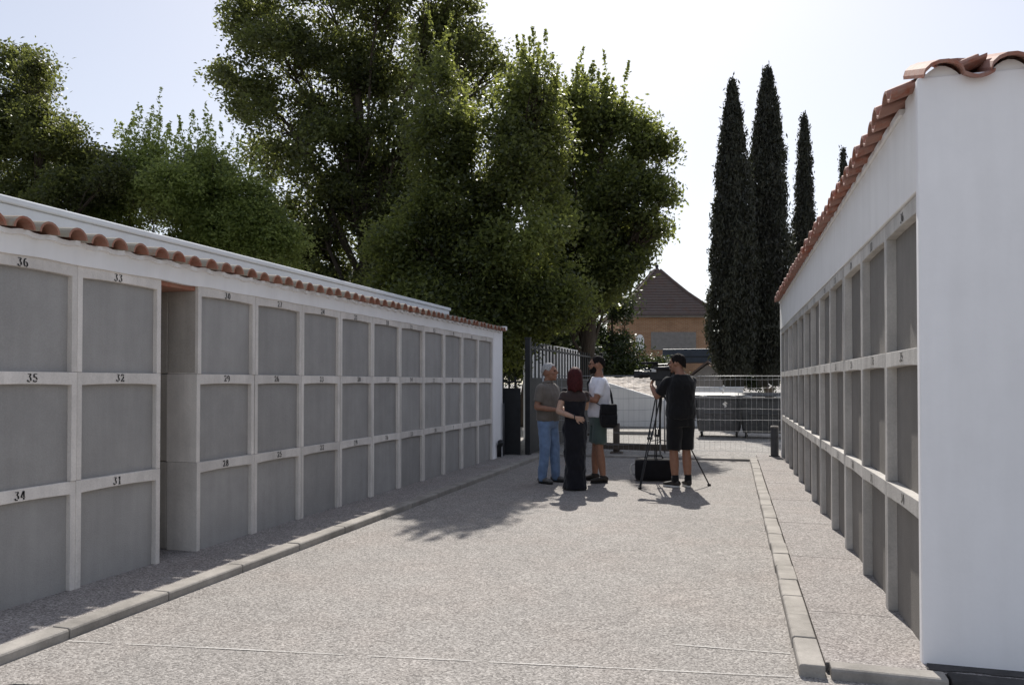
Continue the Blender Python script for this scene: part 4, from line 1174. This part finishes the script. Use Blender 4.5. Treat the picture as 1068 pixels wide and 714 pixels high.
def cypress(px, py_top, half_px, Y, label, n, py_low=392, skew=0.0):
    p = at(px, 398, Y); ztop = at(px, py_top, Y).z; dist = (p-Vector((0, 0, CAM_H))).dot(FW); rmax = half_px*dist/F_PX; zl = at(px, py_low, Y).z
    root = empty('cypress_tree', (p.x, p.y, 0), 0, label, 'tree', 'tall cypresses')
    sd = RNG.uniform(0, 40)
    def rad_at(t): return rmax*np.interp(t, [0, .06, .2, .4, .6, .8, .93, 1], [.62, .90, 1.0, .93, .76, .50, .24, .02])
    t = RNG.uniform(0, 1, n)**1.12; a = RNG.uniform(0, 2*PI, n)
    ro = rad_at(t)
    nz = np.array([mnoise.noise(Vector((math.cos(x)*1.6+sd, math.sin(x)*1.6, tt*9))) + .6*mnoise.noise(Vector((math.cos(x)*4+sd, math.sin(x)*4, tt*26))) for x, tt in zip(a, t)])
    r = ro*(1+.30*nz)*RNG.uniform(.35, 1, n)**.35
    C = np.stack([np.cos(a)*r+skew*t, np.sin(a)*r, zl+(ztop-zl)*t], 1)
    per = 9; idx = np.repeat(np.arange(n), per)
    P = C[idx]+RNG.normal(size=(n*per, 3))*np.array([.06, .06, .14])
    tint = np.clip(.45+.5*nz[idx]+RNG.normal(0, .15, n*per), 0, 1)
    link('foliage', leaves_mesh('foliage', P, tint, .17, .055, LEAF['cypress'], 0, (.45, .45, 1.3)), root)
    mb = MB(); mb.tube([(skew*k/8, 0, (zl*.7)+(ztop*.93-zl*.7)*k/8) for k in range(9)], [max(.03, float(rad_at(max(.02, k/8*.93)))*.62) for k in range(9)], 10)
    link('inner_foliage', mb.mesh('inner_foliage', LEAF['cypress'], True), root)
    MB().tube([(0, 0, 0), (.02, 0, zl*.8), (skew*.5, 0, ztop*.6)], [.17, .14, .05], 10).build('trunk', M['barkc'], root, smooth=True)
cypress(765, 90, 25, 27.0, 'left cypress of the row behind the niche block, tall and dark', 3600, 386)
cypress(802, 76, 25, 28.0, 'tallest cypress, in the middle of the row, with a slightly browner crown', 3800, 386)
cypress(840, 124, 13.5, 33.0, 'slimmest cypress, right of the other two above the tiled roof edge', 2200, 380)
cypress(881, 158, 9, 42.0, 'small cypress whose tip just shows over the right tiled roof edge', 1200, 380)

# ------------------------------------------------------------------ light, sky, camera
SUN_EL, SUN_AZ = rad(44.5), rad(9)             # azimuth to the left of the lane's axis
sv = Vector((-math.sin(SUN_AZ)*math.cos(SUN_EL), math.cos(SUN_AZ)*math.cos(SUN_EL), math.sin(SUN_EL)))
sun = bpy.data.lights.new('sun', 'SUN'); sun.energy = 3.0; sun.angle = rad(.53); sun.color = (1, .955, .89)
so = bpy.data.objects.new('sun', sun); COL.objects.link(so); so.rotation_euler = sv.to_track_quat('Z', 'Y').to_euler(); so.location = (0, 0, 30)
world = bpy.data.worlds.new('World'); scene.world = world; world.use_nodes = True
nt = world.node_tree; bg = nt.nodes['Background']
sky = nt.nodes.new('ShaderNodeTexSky'); sky.sky_type = 'NISHITA'; sky.sun_disc = False
sky.sun_elevation = SUN_EL; sky.sun_rotation = -SUN_AZ
sky.altitude = 300; sky.air_density = 1.0; sky.dust_density = 1.3; sky.ozone_density = 1.0
hs = nt.nodes.new('ShaderNodeHueSaturation'); hs.inputs['Saturation'].default_value = .78; hs.inputs['Hue'].default_value = .515
# a hazy summer sky is flatter than the clear-air model: compress its range round a mid value
def vm(op, a, b):
    n_ = nt.nodes.new('ShaderNodeVectorMath'); n_.operation = op; nt.links.new(a, n_.inputs[0]); n_.inputs[1].default_value = (b, b, b); return n_.outputs[0]
gm = nt.nodes.new('ShaderNodeGamma'); gm.inputs[1].default_value = .57
nt.links.new(vm('MULTIPLY', sky.outputs[0], 1/4.2), gm.inputs[0])
nt.links.new(vm('MULTIPLY', gm.outputs[0], 4.2), hs.inputs['Color']); nt.links.new(hs.outputs[0], bg.inputs[0]); bg.inputs[1].default_value = .090

cam = bpy.data.cameras.new('camera'); co = bpy.data.objects.new('camera', cam); COL.objects.link(co)
cam.sensor_fit = 'HORIZONTAL'; cam.sensor_width = 36.0; cam.lens = 36.0*F_PX/W_PX
cam.shift_y = SHIFT_PX/W_PX; cam.clip_start = .05; cam.clip_end = 1500
m = Matrix((RT, UP, -FW)).transposed().to_4x4(); m.translation = (0, 0, CAM_H)
co.matrix_world = m
scene.camera = co
scene.view_settings.view_transform = 'Standard'; scene.view_settings.look = 'None'
scene.view_settings.exposure = 0.95; scene.view_settings.gamma = 1.0; scene.view_settings.use_curve_mapping = False
